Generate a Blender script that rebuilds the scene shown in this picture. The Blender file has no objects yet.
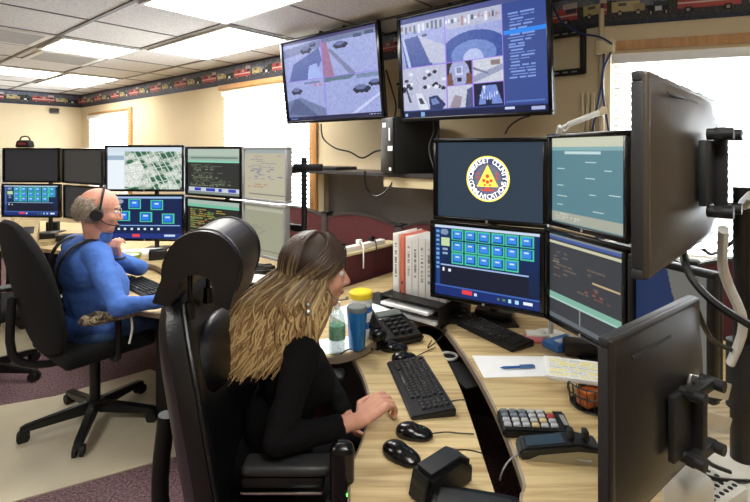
import bpy, bmesh, math, random
import numpy as np
from mathutils import Vector, Matrix
random.seed(7); RNG = np.random.default_rng(7)
S = bpy.context.scene; COL = S.collection
PI = math.pi
F = 476.0; CX = 375.0; HY = 150.0; H = 1.55
SV, CV = math.sin(math.radians(40.1)), math.cos(math.radians(40.1))

# ---------------------------------------------------------------- placing
def P(px, py, z):
    "floor-plan point of height z seen at pixel"
    Y = F*(H-z)/(py-HY); return Vector(((px-CX)/F*Y, Y, z))
def Q(px, Y, z): return Vector(((px-CX)/F*Y, Y, z))
def PY(px, py, Y): return Vector(((px-CX)/F*Y, Y, H-(py-HY)/F*Y))
def UV(u, v, z=0.0): return Vector((-CV*u+SV*v, SV*u+CV*v, z))

# ---------------------------------------------------------------- materials
def lin(c):
    return tuple((x/255/12.92 if x/255 <= .04045 else ((x/255+.055)/1.055)**2.4) for x in c)
MATS = {}
def mat(name, col, rough=.5, metal=0, spec=.5, var=.06, scale=20, bump=0, bscale=200, coat=0, stretch=None):
    if name in MATS: return MATS[name]
    m = bpy.data.materials.new(name); m.use_nodes = True; nt = m.node_tree; b = nt.nodes['Principled BSDF']
    c = lin(col)
    b.inputs['Roughness'].default_value = rough; b.inputs['Metallic'].default_value = metal
    b.inputs['Specular IOR Level'].default_value = spec; b.inputs['Coat Weight'].default_value = coat
    tc = nt.nodes.new('ShaderNodeTexCoord'); mp = nt.nodes.new('ShaderNodeMapping')
    nt.links.new(tc.outputs['Object'], mp.inputs['Vector'])
    if stretch: mp.inputs['Scale'].default_value = stretch
    nz = nt.nodes.new('ShaderNodeTexNoise'); nz.inputs['Scale'].default_value = scale; nz.inputs['Detail'].default_value = 4
    nt.links.new(mp.outputs[0], nz.inputs['Vector'])
    r = nt.nodes.new('ShaderNodeValToRGB')
    r.color_ramp.elements[0].position = .3; r.color_ramp.elements[1].position = .7
    r.color_ramp.elements[0].color = (*[x*(1-var) for x in c], 1)
    r.color_ramp.elements[1].color = (*[min(1, x*(1+var)) for x in c], 1)
    nt.links.new(nz.outputs['Fac'], r.inputs[0]); nt.links.new(r.outputs[0], b.inputs['Base Color'])
    if bump:
        n2 = nt.nodes.new('ShaderNodeTexNoise'); n2.inputs['Scale'].default_value = bscale
        nt.links.new(tc.outputs['Object'], n2.inputs['Vector'])
        bp = nt.nodes.new('ShaderNodeBump'); bp.inputs['Strength'].default_value = bump; bp.inputs['Distance'].default_value = .004
        nt.links.new(n2.outputs['Fac'], bp.inputs['Height']); nt.links.new(bp.outputs[0], b.inputs['Normal'])
    MATS[name] = m; return m
def emit(name, col, s):
    if name in MATS: return MATS[name]
    m = bpy.data.materials.new(name); m.use_nodes = True; b = m.node_tree.nodes['Principled BSDF']
    b.inputs['Base Color'].default_value = (*lin(col), 1)
    b.inputs['Emission Color'].default_value = (*lin(col), 1); b.inputs['Emission Strength'].default_value = s
    MATS[name] = m; return m
def attr_mat(name, emission=None, rough=.4, spec=.5, sheen=0):
    if name in MATS: return MATS[name]
    m = bpy.data.materials.new(name); m.use_nodes = True; nt = m.node_tree; b = nt.nodes['Principled BSDF']
    a = nt.nodes.new('ShaderNodeAttribute'); a.attribute_name = 'Col'
    b.inputs['Roughness'].default_value = rough; b.inputs['Specular IOR Level'].default_value = spec
    if emission:
        b.inputs['Base Color'].default_value = (.01, .01, .012, 1)
        nt.links.new(a.outputs['Color'], b.inputs['Emission Color']); b.inputs['Emission Strength'].default_value = emission
    else:
        nt.links.new(a.outputs['Color'], b.inputs['Base Color'])
    MATS[name] = m; return m
def glassy(name, col=(235, 245, 250), alpha=.25):
    m = bpy.data.materials.new(name); m.use_nodes = True; nt = m.node_tree
    nt.nodes.remove(nt.nodes['Principled BSDF']); out = nt.nodes['Material Output']
    t = nt.nodes.new('ShaderNodeBsdfTransparent'); t.inputs[0].default_value = (*lin(col), 1)
    g = nt.nodes.new('ShaderNodeBsdfGlossy'); g.inputs['Roughness'].default_value = .05
    mx = nt.nodes.new('ShaderNodeMixShader'); mx.inputs[0].default_value = alpha
    nt.links.new(t.outputs[0], mx.inputs[1]); nt.links.new(g.outputs[0], mx.inputs[2]); nt.links.new(mx.outputs[0], out.inputs[0])
    return m

M_BLK = mat('black_plastic', (13, 13, 14), .38)
M_BLK2 = mat('black_gloss_plastic', (10, 10, 11), .2)
M_BLKM = mat('black_matte_plastic', (12, 12, 12), .6)
M_KEY = mat('key_plastic', (24, 24, 26), .45)
M_DGREY = mat('dark_grey_plastic', (42, 42, 43), .45)
M_MBACK = mat('monitor_back_plastic', (60, 52, 42), .4, var=.04)
M_GREY = mat('grey_plastic', (140, 140, 138), .45)
M_SILV = mat('silver_metal', (190, 188, 182), .32, metal=.9)
M_SILVP = mat('silver_plastic', (185, 182, 172), .4)
M_CHROME = mat('chrome', (210, 210, 212), .12, metal=1)
M_FAB = mat('black_fabric', (11, 11, 12), .95, bump=.4, bscale=500)
M_LEATH = mat('black_leather', (15, 15, 17), .36, bump=.25, bscale=160, spec=.6)
M_WALL = mat('cream_wall_paint', (214, 196, 160), .85, var=.03, scale=3, bump=.1, bscale=300)
M_WALLG = mat('grey_wall_panel', (150, 142, 135), .85, var=.03)
M_WHITE = mat('white_paint', (235, 233, 226), .5, var=.02)
M_BLIND = mat('white_blind', (240, 238, 232), .5, var=.02)
def slat_mat():
    m = bpy.data.materials.new('translucent_slat'); m.use_nodes = True; nt = m.node_tree; nt.nodes.remove(nt.nodes['Principled BSDF'])
    a = nt.nodes.new('ShaderNodeBsdfDiffuse'); a.inputs[0].default_value = (*lin((244, 242, 238)), 1); b = nt.nodes.new('ShaderNodeBsdfTranslucent'); b.inputs[0].default_value = (*lin((236, 232, 224)), 1)
    x = nt.nodes.new('ShaderNodeMixShader'); x.inputs[0].default_value = .3
    nt.links.new(a.outputs[0], x.inputs[1]); nt.links.new(b.outputs[0], x.inputs[2]); nt.links.new(x.outputs[0], nt.nodes['Material Output'].inputs[0]); return m
M_SLAT = slat_mat()
M_PAPER = mat('white_paper', (238, 238, 238), .8, var=.02)
M_WOODT = mat('orange_wood_trim', (186, 136, 82), .45, var=.18, scale=8, stretch=(6, 6, .6))
M_CREAM = mat('cream_laminate', (214, 198, 160), .5, var=.03)
M_BURG = mat('burgundy_fabric', (84, 36, 40), .95, var=.1, scale=60, bump=.4, bscale=400)
M_BURGE = mat('charcoal_metal_trim', (62, 56, 54), .5)
M_SKIN = mat('skin', (205, 150, 125), .55, var=.08, scale=30, spec=.3)
M_SKINM = mat('ruddy_skin', (208, 150, 128), .5, var=.12, scale=22, spec=.35)
M_BLUE = mat('blue_shirt_cotton', (66, 106, 182), .9, var=.1, scale=14, bump=.4, bscale=60)
M_DARKSH = mat('black_knit', (8, 7, 8), .92, bump=.4, bscale=120, spec=.2)
M_JEAN = mat('blue_denim', (52, 78, 120), .9, var=.2, scale=60, bump=.3)
M_TROU = mat('black_trousers', (18, 18, 20), .9)
M_BLUEC = mat('blue_cable', (45, 62, 110), .5)

def wood_mat():
    m = bpy.data.materials.new('oak_laminate'); m.use_nodes = True; nt = m.node_tree; b = nt.nodes['Principled BSDF']
    tc = nt.nodes.new('ShaderNodeTexCoord'); mp = nt.nodes.new('ShaderNodeMapping')
    mp.inputs['Rotation'].default_value = (0, 0, math.radians(-38)); mp.inputs['Scale'].default_value = (1.6, 26, 1)
    nz = nt.nodes.new('ShaderNodeTexNoise'); nz.inputs['Scale'].default_value = 2.2; nz.inputs['Detail'].default_value = 7; nz.inputs['Distortion'].default_value = .4
    r = nt.nodes.new('ShaderNodeValToRGB'); e = r.color_ramp.elements
    e[0].position = .32; e[0].color = (*lin((168, 140, 96)), 1); e[1].position = .62; e[1].color = (*lin((206, 184, 136)), 1)
    nt.links.new(tc.outputs['Object'], mp.inputs[0]); nt.links.new(mp.outputs[0], nz.inputs['Vector']); nt.links.new(nz.outputs['Fac'], r.inputs[0])
    nt.links.new(r.outputs[0], b.inputs['Base Color']); b.inputs['Roughness'].default_value = .42
    return m
M_OAK = wood_mat()
def carpet_mat():
    m = bpy.data.materials.new('burgundy_carpet'); m.use_nodes = True; nt = m.node_tree; b = nt.nodes['Principled BSDF']
    tc = nt.nodes.new('ShaderNodeTexCoord')
    nz = nt.nodes.new('ShaderNodeTexNoise'); nz.inputs['Scale'].default_value = 90; nz.inputs['Detail'].default_value = 6
    r = nt.nodes.new('ShaderNodeValToRGB'); e = r.color_ramp.elements
    e[0].position = .35; e[0].color = (*lin((70, 50, 56)), 1); e[1].position = .68; e[1].color = (*lin((142, 112, 114)), 1)
    nt.links.new(tc.outputs['Object'], nz.inputs['Vector']); nt.links.new(nz.outputs['Fac'], r.inputs[0]); nt.links.new(r.outputs[0], b.inputs['Base Color'])
    bp = nt.nodes.new('ShaderNodeBump'); bp.inputs['Strength'].default_value = .5; bp.inputs['Distance'].default_value = .01
    nt.links.new(nz.outputs['Fac'], bp.inputs['Height']); nt.links.new(bp.outputs[0], b.inputs['Normal']); b.inputs['Roughness'].default_value = .95
    return m
M_CARP = carpet_mat()
def tile_mat():
    m = bpy.data.materials.new('ceiling_tile'); m.use_nodes = True; nt = m.node_tree; b = nt.nodes['Principled BSDF']
    tc = nt.nodes.new('ShaderNodeTexCoord')
    vo = nt.nodes.new('ShaderNodeTexNoise'); vo.inputs['Scale'].default_value = 120; vo.inputs['Detail'].default_value = 3
    r = nt.nodes.new('ShaderNodeValToRGB'); e = r.color_ramp.elements
    e[0].position = .33; e[0].color = (*lin((196, 194, 190)), 1); e[1].position = .5; e[1].color = (*lin((232, 231, 228)), 1)
    nt.links.new(tc.outputs['Object'], vo.inputs['Vector']); nt.links.new(vo.outputs['Fac'], r.inputs[0]); nt.links.new(r.outputs[0], b.inputs['Base Color'])
    b.inputs['Roughness'].default_value = .9; return m
M_TILE = tile_mat()
def camo_mat():
    m = bpy.data.materials.new('camouflage_cloth'); m.use_nodes = True; nt = m.node_tree; b = nt.nodes['Principled BSDF']
    tc = nt.nodes.new('ShaderNodeTexCoord')
    nz = nt.nodes.new('ShaderNodeTexNoise'); nz.inputs['Scale'].default_value = 24; nz.inputs['Detail'].default_value = 2; nz.inputs['Distortion'].default_value = 1
    r = nt.nodes.new('ShaderNodeValToRGB'); cr = r.color_ramp; cr.interpolation = 'CONSTANT'
    cr.elements[0].color = (*lin((52, 44, 36)), 1); cr.elements[1].position = .45; cr.elements[1].color = (*lin((128, 112, 88)), 1)
    x = cr.elements.new(.55); x.color = (*lin((176, 162, 134)), 1); x = cr.elements.new(.62); x.color = (*lin((84, 76, 58)), 1)
    nt.links.new(tc.outputs['Object'], nz.inputs['Vector']); nt.links.new(nz.outputs['Fac'], r.inputs[0]); nt.links.new(r.outputs[0], b.inputs['Base Color'])
    b.inputs['Roughness'].default_value = .9; return m
M_CAMO = camo_mat()

# ---------------------------------------------------------------- objects
def tag(o, label=None, cat=None, group=None, kind=None):
    if label: o['label'] = label
    if cat: o['category'] = cat
    if group: o['group'] = group
    if kind: o['kind'] = kind
    return o
def thing(name, label, cat, loc=(0, 0, 0), rz=0, group=None):
    o = bpy.data.objects.new(name, None); COL.objects.link(o); o.empty_display_size = .05
    o.location = loc; o.rotation_euler = (0, 0, rz); return tag(o, label, cat, group)
def root_mx(o):
    while o.parent: o = o.parent
    return Matrix.Translation(o.location) @ Matrix.Rotation(o.rotation_euler.z, 4, 'Z')
def link(name, me, parent=None):
    o = bpy.data.objects.new(name, me); COL.objects.link(o)
    if parent: o.parent = parent
    return o
def fix(me, world, parent, smooth):
    if world and parent: me.transform(root_mx(parent).inverted())
    if smooth:
        me.polygons.foreach_set('use_smooth', [True]*len(me.polygons))
        try: me.set_sharp_from_angle(angle=math.radians(38))
        except Exception: pass
    me.update()

class MB:
    def __init__(s): s.bm = bmesh.new(); s.mi = 0
    def _fin(s, geom_faces):
        for f in geom_faces: f.material_index = s.mi
    def _add(s, tmp, mx=None):
        if mx: bmesh.ops.transform(tmp, matrix=mx, verts=tmp.verts)
        me = bpy.data.meshes.new('t'); tmp.to_mesh(me); tmp.free()
        n = len(s.bm.faces); s.bm.from_mesh(me); bpy.data.meshes.remove(me)
        s.bm.faces.ensure_lookup_table()
        for i in range(n, len(s.bm.faces)): s.bm.faces[i].material_index = s.mi
        return s
    def box(s, c, d, bev=0, rot=None, seg=2, taper=None):
        t = bmesh.new(); bmesh.ops.create_cube(t, size=1)
        for v in t.verts: v.co = Vector((v.co.x*d[0], v.co.y*d[1], v.co.z*d[2]))
        if taper:
            for v in t.verts:
                if v.co.z > 0: v.co.x *= taper[0]; v.co.y *= taper[1]
        if bev: bmesh.ops.bevel(t, geom=list(t.edges), offset=bev, segments=seg, affect='EDGES', profile=.5, clamp_overlap=True)
        mx = Matrix.Translation(c)
        if rot is not None: mx = mx @ (rot if isinstance(rot, Matrix) else Matrix.Rotation(rot, 4, 'Z'))
        return s._add(t, mx)
    def cyl(s, p0, p1, r0, r1=None, n=16):
        r1 = r0 if r1 is None else r1
        p0 = Vector(p0); p1 = Vector(p1); d = p1-p0
        t = bmesh.new(); bmesh.ops.create_cone(t, cap_ends=True, segments=n, radius1=r0, radius2=r1, depth=d.length)
        q = Vector((0, 0, 1)).rotation_difference(d.normalized()).to_matrix().to_4x4()
        return s._add(t, Matrix.Translation((p0+p1)/2) @ q)
    def sph(s, c, r, n=14, rot=None):
        t = bmesh.new(); bmesh.ops.create_uvsphere(t, u_segments=n, v_segments=max(6, n*2//3), radius=1)
        r = (r, r, r) if isinstance(r, (int, float)) else r
        mx = Matrix.Translation(c) @ (rot if rot is not None else Matrix.Identity(4)) @ Matrix.Diagonal((*r, 1))
        return s._add(t, mx)
    def lathe(s, prof, c=(0, 0, 0), n=24, mats=None):
        t = bmesh.new(); rings = []
        for r, z in prof:
            rings.append([t.verts.new((r*math.cos(2*PI*i/n), r*math.sin(2*PI*i/n), z)) for i in range(n)])
        for a, b in zip(rings, rings[1:]):
            for i in range(n): t.faces.new((a[i], a[(i+1) % n], b[(i+1) % n], b[i]))
        t.faces.new(rings[0][::-1]); t.faces.new(rings[-1])
        return s._add(t, Matrix.Translation(c))
    def prism(s, pts, z0, z1, bev=0):
        t = bmesh.new(); n = len(pts)
        a = [t.verts.new((p[0], p[1], z0)) for p in pts]; b = [t.verts.new((p[0], p[1], z1)) for p in pts]
        t.faces.new(a[::-1]); t.faces.new(b)
        for i in range(n): t.faces.new((a[i], a[(i+1) % n], b[(i+1) % n], b[i]))
        bmesh.ops.recalc_face_normals(t, faces=t.faces)
        if bev: bmesh.ops.bevel(t, geom=[e for e in t.edges if abs(e.verts[0].co.z-e.verts[1].co.z) < 1e-6], offset=bev, segments=2, affect='EDGES', clamp_overlap=True)
        return s._add(t)
    def prism_ax(s, pts, y0, y1, mx, bev=0):
        "profile in x,z extruded along y then placed by mx"
        t = bmesh.new(); n = len(pts)
        a = [t.verts.new((p[0], y0, p[1])) for p in pts]; b = [t.verts.new((p[0], y1, p[1])) for p in pts]
        t.faces.new(a); t.faces.new(b[::-1])
        for i in range(n): t.faces.new((a[i], b[i], b[(i+1) % n], a[(i+1) % n]))
        bmesh.ops.recalc_face_normals(t, faces=t.faces)
        if bev: bmesh.ops.bevel(t, geom=list(t.edges), offset=bev, segments=2, affect='EDGES', clamp_overlap=True)
        return s._add(t, mx)
    def tube(s, pts, r, n=8, rad=None, flat=1):
        pts = smooth_path([Vector(p) for p in pts]); t = bmesh.new(); rings = []; up = Vector((0, 0, 1)); m = len(pts); pa_ = None
        for i, p in enumerate(pts):
            d = (pts[min(i+1, m-1)]-pts[max(i-1, 0)]).normalized()
            a = d.cross(up)
            if pa_ is not None: a = pa_-d*pa_.dot(d)
            elif a.length < .05: a = d.cross(Vector((1, 0, 0)))
            a.normalize(); pa_ = a.copy(); b = a.cross(d)
            rr = r if rad is None else rad[0]+(rad[1]-rad[0])*i/(m-1)
            rings.append([t.verts.new(p+rr*(math.cos(2*PI*k/n)*a+flat*math.sin(2*PI*k/n)*b)) for k in range(n)])
        for a, b in zip(rings, rings[1:]):
            for k in range(n): t.faces.new((a[k], a[(k+1) % n], b[(k+1) % n], b[k]))
        t.faces.new(rings[0][::-1]); t.faces.new(rings[-1])
        bmesh.ops.recalc_face_normals(t, faces=t.faces)
        return s._add(t)
    def build(s, name, m, parent=None, world=False, smooth=True):
        me = bpy.data.meshes.new(name); s.bm.to_mesh(me); s.bm.free()
        for x in (m if isinstance(m, (list, tuple)) else [m]): me.materials.append(x)
        fix(me, world, parent, smooth); return link(name, me, parent)

def smooth_path(p, k=4):
    if len(p) < 3: return p
    o = []
    for i in range(len(p)-1):
        a = p[max(i-1, 0)]; b = p[i]; c = p[i+1]; d = p[min(i+2, len(p)-1)]
        for j in range(k):
            t = j/k
            o.append(.5*((2*b)+(c-a)*t+(2*a-5*b+4*c-d)*t*t+(3*b-a-3*c+d)*t**3))
    o.append(p[-1]); return o

# ---------------------------------------------------------------- painted grids (screens, border, labels)
class Img:
    def __init__(s, w, h, c=(0, 0, 0)): s.w, s.h = w, h; s.a = np.zeros((h, w, 3)); s.a[:] = c; s.yy, s.xx = np.mgrid[0:h, 0:w]; s.X = (s.xx+.5)/w; s.Y = (s.yy+.5)/h
    def rect(s, x0, y0, x1, y1, c):
        x0, x1 = int(round(x0*s.w)), max(int(round(x1*s.w)), int(round(x0*s.w))+1); y0, y1 = int(round(y0*s.h)), max(int(round(y1*s.h)), int(round(y0*s.h))+1)
        s.a[max(0, y0):y1, max(0, x0):x1] = c
    def poly(s, pts, c, clip=None):
        inside = np.zeros(s.X.shape, bool); n = len(pts)
        for i in range(n):
            x1, y1 = pts[i]; x2, y2 = pts[(i+1) % n]
            if y1 == y2: continue
            cond = ((y1 > s.Y) != (y2 > s.Y)) & (s.X < (x2-x1)*(s.Y-y1)/(y2-y1)+x1)
            inside ^= cond
        if clip: inside &= (s.X > clip[0]) & (s.Y > clip[1]) & (s.X < clip[2]) & (s.Y < clip[3])
        s.a[inside] = c
    def ell(s, cx, cy, rx, ry, c, clip=None):
        m = ((s.X-cx)/rx)**2+((s.Y-cy)/ry)**2 < 1
        if clip: m &= (s.X > clip[0]) & (s.Y > clip[1]) & (s.X < clip[2]) & (s.Y < clip[3])
        s.a[m] = c
    def noise(s, amp, box=(0, 0, 1, 1), cells=1):
        n = RNG.normal(0, amp, (s.h//cells+2, s.w//cells+2)); n = np.kron(n, np.ones((cells, cells)))[:s.h, :s.w]
        m = (s.X > box[0]) & (s.Y > box[1]) & (s.X < box[2]) & (s.Y < box[3]); s.a += (n*m)[..., None]
    def text(s, x0, y0, x1, y1, c, rows, fill=.6, seg=.06):
        dy = (y1-y0)/rows
        for r in range(rows):
            x = x0+random.random()*.02; lim = x0+(x1-x0)*random.uniform(.4, 1)
            while x < lim:
                L = random.uniform(.3, 1)*seg
                if random.random() < fill: s.rect(x, y0+r*dy, min(x+L, x1), y0+(r+.45)*dy, c)
                x += L+.012
def grid_obj(name, img, fn, m, parent=None, world=False):
    "mesh of img.w x img.h cells; fn(u array,v array)->xyz (v=0 top)"
    w, h = img.w, img.h
    U, V = np.meshgrid(np.linspace(0, 1, w+1), np.linspace(0, 1, h+1))
    co = np.asarray(fn(U, V)).reshape(3, -1).T.astype(np.float32)
    me = bpy.data.meshes.new(name); me.vertices.add(len(co)); me.vertices.foreach_set('co', co.ravel())
    i, j = np.meshgrid(np.arange(w), np.arange(h)); a = j*(w+1)+i
    fa = np.stack([a, a+w+1, a+w+2, a+1], -1).reshape(-1, 4).astype(np.int32)
    me.loops.add(fa.size); me.loops.foreach_set('vertex_index', fa.ravel())
    me.polygons.add(len(fa)); me.polygons.foreach_set('loop_start', np.arange(0, fa.size, 4, dtype=np.int32))
    me.update(calc_edges=True)
    c = np.clip(img.a, 0, 255)/255; c = np.where(c <= .04045, c/12.92, ((c+.055)/1.055)**2.4).reshape(-1, 3)
    at = me.color_attributes.new('Col', 'FLOAT_COLOR', 'CORNER')
    full = np.ones((len(c), 4, 4), np.float32); full[:, :, :3] = c[:, None, :]
    at.data.foreach_set('color', full.ravel()); me.materials.append(m)
    fix(me, world, parent, False); return link(name, me, parent)
M_SCR = attr_mat('screen_picture', 1.0, .35, .25)
M_PRINT = attr_mat('printed_surface', None, .6, .3)

# ---------------------------------------------------------------- the room
U_L = 8.5; V_A = 2.8; HC = 2.43
C0 = Vector((1.24, 2.62, 0)); DB = Vector((.947, -.32, 0)).normalized(); C1 = C0+DB*3.2
WL = UV(U_L, V_A); WL2 = UV(U_L, -1.6)
corner = [WL2, WL, C0, C1, Vector((C1.x, -2.3, 0)), Vector((-5.6, -2.3, 0))]
def wall(name, a, b, holes=(), m=M_WALL, top=HC, e0=1, e1=1):
    "inner face from a to b, room on the right-hand side of a->b; holes (x0,x1,z0,z1)"
    d = (b-a); L = d.length; ang = math.atan2(d.y, d.x); mb = MB(); T = .14
    xs = sorted({-T*e0, L+T*e1, *[h[0] for h in holes], *[h[1] for h in holes]})
    for x0, x1 in zip(xs, xs[1:]):
        hh = [h for h in holes if h[0] <= x0+1e-6 and h[1] >= x1-1e-6]
        segs = [(0, top)] if not hh else [(0, hh[0][2]), (hh[0][3], top)]
        for z0, z1 in segs: mb.box(((x0+x1)/2, T/2, (z0+z1)/2), (x1-x0, T, z1-z0))
    o = mb.build(name, m, smooth=False); o.location = a; o.rotation_euler.z = ang; tag(o, kind='structure'); return o
La = (C0-WL).length
def ax(u): return U_L-u    # u coordinate -> x along the long wall
win1 = (ax(8.15), ax(6.72), .95, 2.08); win2 = (ax(4.42), ax(3.08), .95, 2.16); win3 = (.05, 2.3, .95, 2.07)
wall('wall_left', WL2, WL)
wall('wall_back', WL, C0, [win1, win2], e1=0)
wall('wall_right', C0, C1, [win3], e0=0)
wall('wall_near_right', C1, corner[4]); wall('wall_near', corner[4], corner[5]); wall('wall_near_left', corner[5], WL2)
fl = MB(); fl.prism([(p.x, p.y) for p in corner], -.1, 0).build('floor', M_CARP, smooth=False)['kind'] = 'structure'
cl = MB(); cl.prism([(p.x, p.y) for p in corner], HC, HC+.1).build('ceiling', M_TILE, smooth=False)['kind'] = 'structure'
# suspended grid: u lines and v lines
g = MB()
vl = [-1.86, -1.24, -.62, 0, .62, 1.23, 1.85, 2.48]
ul = [2.9-.645*k for k in range(-9, 8)]
for v in vl:
    a = UV(-1.6 if v > .4 else -2.6, v); b = UV(U_L, v); c = (a+b)/2
    if v > 1.3: a = UV(.2, v); c = (a+b)/2
    g.box((c.x, c.y, HC-.004), ((b-a).length, .026, .008), rot=math.atan2(b.y-a.y, b.x-a.x))
for u in ul:
    if u > U_L: continue
    v1 = V_A if u > .75 else 2.2
    a = UV(u, -1.7); b = UV(u, v1); c = (a+b)/2
    g.box((c.x, c.y, HC-.003), ((b-a).length, .012, .006), rot=math.atan2(b.y-a.y, b.x-a.x))
g.build('trim_1', mat('grid_metal', (120, 118, 116), .5), smooth=False)['kind'] = 'structure'
# baseboards
for i, (nm, a, b) in enumerate((('baseboard_left', WL2, WL), ('baseboard_back', WL, C0), ('baseboard_right', C0, C1))):
    d = b-a; mb = MB(); mb.box((d.length/2, -.008, .05), (d.length, .016, .1)); o = mb.build(nm, mat('brown_vinyl_base', (70, 52, 44), .5), smooth=False)
    o.location = a; o.rotation_euler.z = math.atan2(d.y, d.x); o['kind'] = 'structure'

# wallpaper border with emergency vehicles
def border_img(L, phase=0, cell=.008):
    hgt = .2; w = int(L/cell); h = int(hgt/cell); im = Img(w, h, (112, 117, 134)); X = im.X*L+phase; Yv = im.Y
    im.noise(9, cells=3)
    tr = np.sin(X*23)+np.sin(X*41+1)*.6+np.sin(X*9)
    m = (Yv > .42-.07*tr) & (Yv < .62); im.a[m] = (58, 66, 50)
    im.a[Yv > .6] = (66, 64, 66); im.a[(Yv > .88)] = (52, 56, 74); im.a[(Yv < .09)] = (50, 54, 74)
    im.noise(8, cells=1)
    per = .62
    def rr(x0, y0, x1, y1, c):
        q = np.mod(X, per); im.a[(q >= x0) & (q < x1) & (Yv >= y0) & (Yv < y1)] = c
    def wh(x, y=.72, r=.02):
        q = np.mod(X, per); im.a[((q-x)**2+((Yv-y)*hgt)**2) < r*r] = (30, 28, 30)
        im.a[((q-x)**2+((Yv-y)*hgt)**2) < (r*.45)**2] = (170, 165, 160)
    rr(.02, .34, .30, .70, (188, 84, 80)); rr(.05, .28, .20, .36, (150, 120, 118)); rr(.22, .22, .30, .36, (205, 190, 185)); rr(.24, .38, .29, .50, (60, 62, 74))
    rr(.02, .52, .30, .57, (226, 214, 205)); rr(.08, .38, .12, .5, (120, 40, 42)); rr(.15, .38, .19, .5, (190, 178, 170)); wh(.07); wh(.24)
    rr(.33, .36, .46, .66, (196, 184, 132)); rr(.43, .44, .49, .66, (176, 160, 120)); rr(.36, .4, .4, .5, (92, 92, 92)); wh(.365, .68, .015); wh(.455, .68, .015)
    rr(.50, .54, .60, .70, (30, 30, 36)); rr(.53, .46, .58, .56, (58, 62, 74)); rr(.535, .58, .57, .68, (218, 218, 220)); wh(.517, .72, .012); wh(.585, .72, .012)
    return im
def border(name, a, b, phase):
    d = b-a; L = d.length; n = Vector((d.y, -d.x, 0)).normalized()*.004
    im = border_img(L, phase)
    fn = lambda U, V: (a.x+n.x+d.x*U, a.y+n.y+d.y*U, HC-.003-.2*V+0*U)
    o = grid_obj(name, im, fn, M_PRINT); o['kind'] = 'structure'; return o
border('trim_2', WL2, WL, 0); border('trim_3', WL, C0, .1); border('trim_4', C0, C1, .27)

# windows: frame, pane, casing, blinds
M_PANE = glassy('window_glass', (250, 252, 255), .06)
def window(n, a, ang, hole, casing, label, blabel, slatmax=None):
    x0, x1, z0, z1 = hole; xc = (x0+x1)/2; w = x1-x0
    mx = Matrix.Translation(a) @ Matrix.Rotation(ang, 4, 'Z'); loc = mx @ Vector((xc, 0, z0))
    r = bpy.data.objects.new('window_%d' % n, None); COL.objects.link(r); r.location = loc; r.rotation_euler.z = ang; r['kind'] = 'structure'
    f = MB(); t = .045; hh = z1-z0
    for sx in (-1, 1): f.box((sx*(w/2-t/2), .09, hh/2), (t, .05, hh))
    for zz in (t/2, hh-t/2, hh/2): f.box((0, .09, zz), (w-2*t, .05, t))
    fr = f.build('window_frame', M_WHITE, r, smooth=False)
    MB().box((0, .09, hh/2), (w-2*t, .004, hh-2*t)).build('pane', M_PANE, r, smooth=False)
    c = MB()
    if n != 3: c.box((w/2+casing/2-.005, -.012, hh/2), (casing, .024, hh+.1), .004)
    c.box((0, -.012, hh+(.045 if n > 1 else .03)), (w+(2*casing if n == 2 else 0), .024, .05 if n > 1 else .02), .004); c.box((0, -.03, -.02), (w, .06, .035), .004)
    c.build('casing', M_WOODT, r)
    b = thing('window_blind', blabel, 'blind', mx @ Vector((xc, 0, z1)), ang)
    hr = MB(); hr.box((0, -.02, -.03), (w-.01, .05, .05), .004).build('headrail', M_BLIND, b)
    s = MB(); k = int((hh-.07)/.04)
    for i in range(k): s.box((0, -.012, -.075-i*.04), (w-.03, .042, .003), rot=Matrix.Rotation(math.radians(-32), 4, 'X'))
    s.build('slats', M_SLAT, b, smooth=False)
    br = MB(); br.box((0, -.012, -hh+.02), (w-.03, .035, .016), .003).build('bottom_rail', M_BLIND, b)
    cd = MB()
    for sx in (-.4, 0, .4): cd.cyl((sx*w, -.034, -.04), (sx*w, -.034, -hh+.02), .0022, n=6)
    cd.build('cord', M_WHITE, b)
angA = math.atan2(C0.y-WL.y, C0.x-WL.x); angB = math.atan2(DB.y, DB.x)
window(1, WL, angA, win1, .1, '', 'white slatted blind in the far window near the room corner')
window(2, WL, angA, win2, .09, '', 'white slatted blind in the window left of the wall televisions')
window(3, C0, angB, win3, .06, '', 'wide white slatted blind on the right wall behind the nearest monitors')

# ceiling lights
M_DIFF = emit('light_diffuser', (255, 253, 248), 16.0)
def ceil_light(u0, u1, v0, v1, label):
    c = UV((u0+u1)/2, (v0+v1)/2, HC); ang = math.atan2(SV, -CV)
    t = thing('ceiling_light', label, 'ceiling light', (c.x, c.y, HC-.02), ang, 'ceiling troffers')
    w, h = u1-u0, v1-v0; f = MB()
    for s in (-1, 1): f.box((s*(w/2-.012), 0, .008), (.024, h, .018)); f.box((0, s*(h/2-.012), .008), (w-.048, .024, .018))
    f.build('frame', M_WHITE, t, smooth=False)
    MB().box((0, 0, .010), (w-.048, h-.048, .008)).build('diffuser', M_DIFF, t, smooth=False)
ceil_light(4.20, 4.82, 1.25, 1.84, 'square lit ceiling panel beside the air vent, above the far desks')
ceil_light(6.12, 6.74, 1.25, 1.84, 'lit ceiling panel at the far left near the back corner')
ceil_light(6.12, 7.36, 1.88, 2.45, 'long glowing panel for a reflection-like bright ceiling patch beside the corner window')  # glowing panel stands in for a soft, reflection-like bright spot
ceil_light(1.64, 2.88, 1.25, 1.84, 'long lit ceiling panel at the top edge above the left television')
ceil_light(2.92, 4.16, 1.88, 2.45, 'long lit ceiling panel over the window beside the left television')
ceil_light(-.9, .3, .0, .6, 'unseen lit ceiling panel added above and behind the camera')  # out of view, added as extra room light
ceil_light(1.6, 2.8, -1.2, -.62, 'unseen lit ceiling panel added over the open floor to the left')  # second added panel, never in view, for more light
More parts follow.
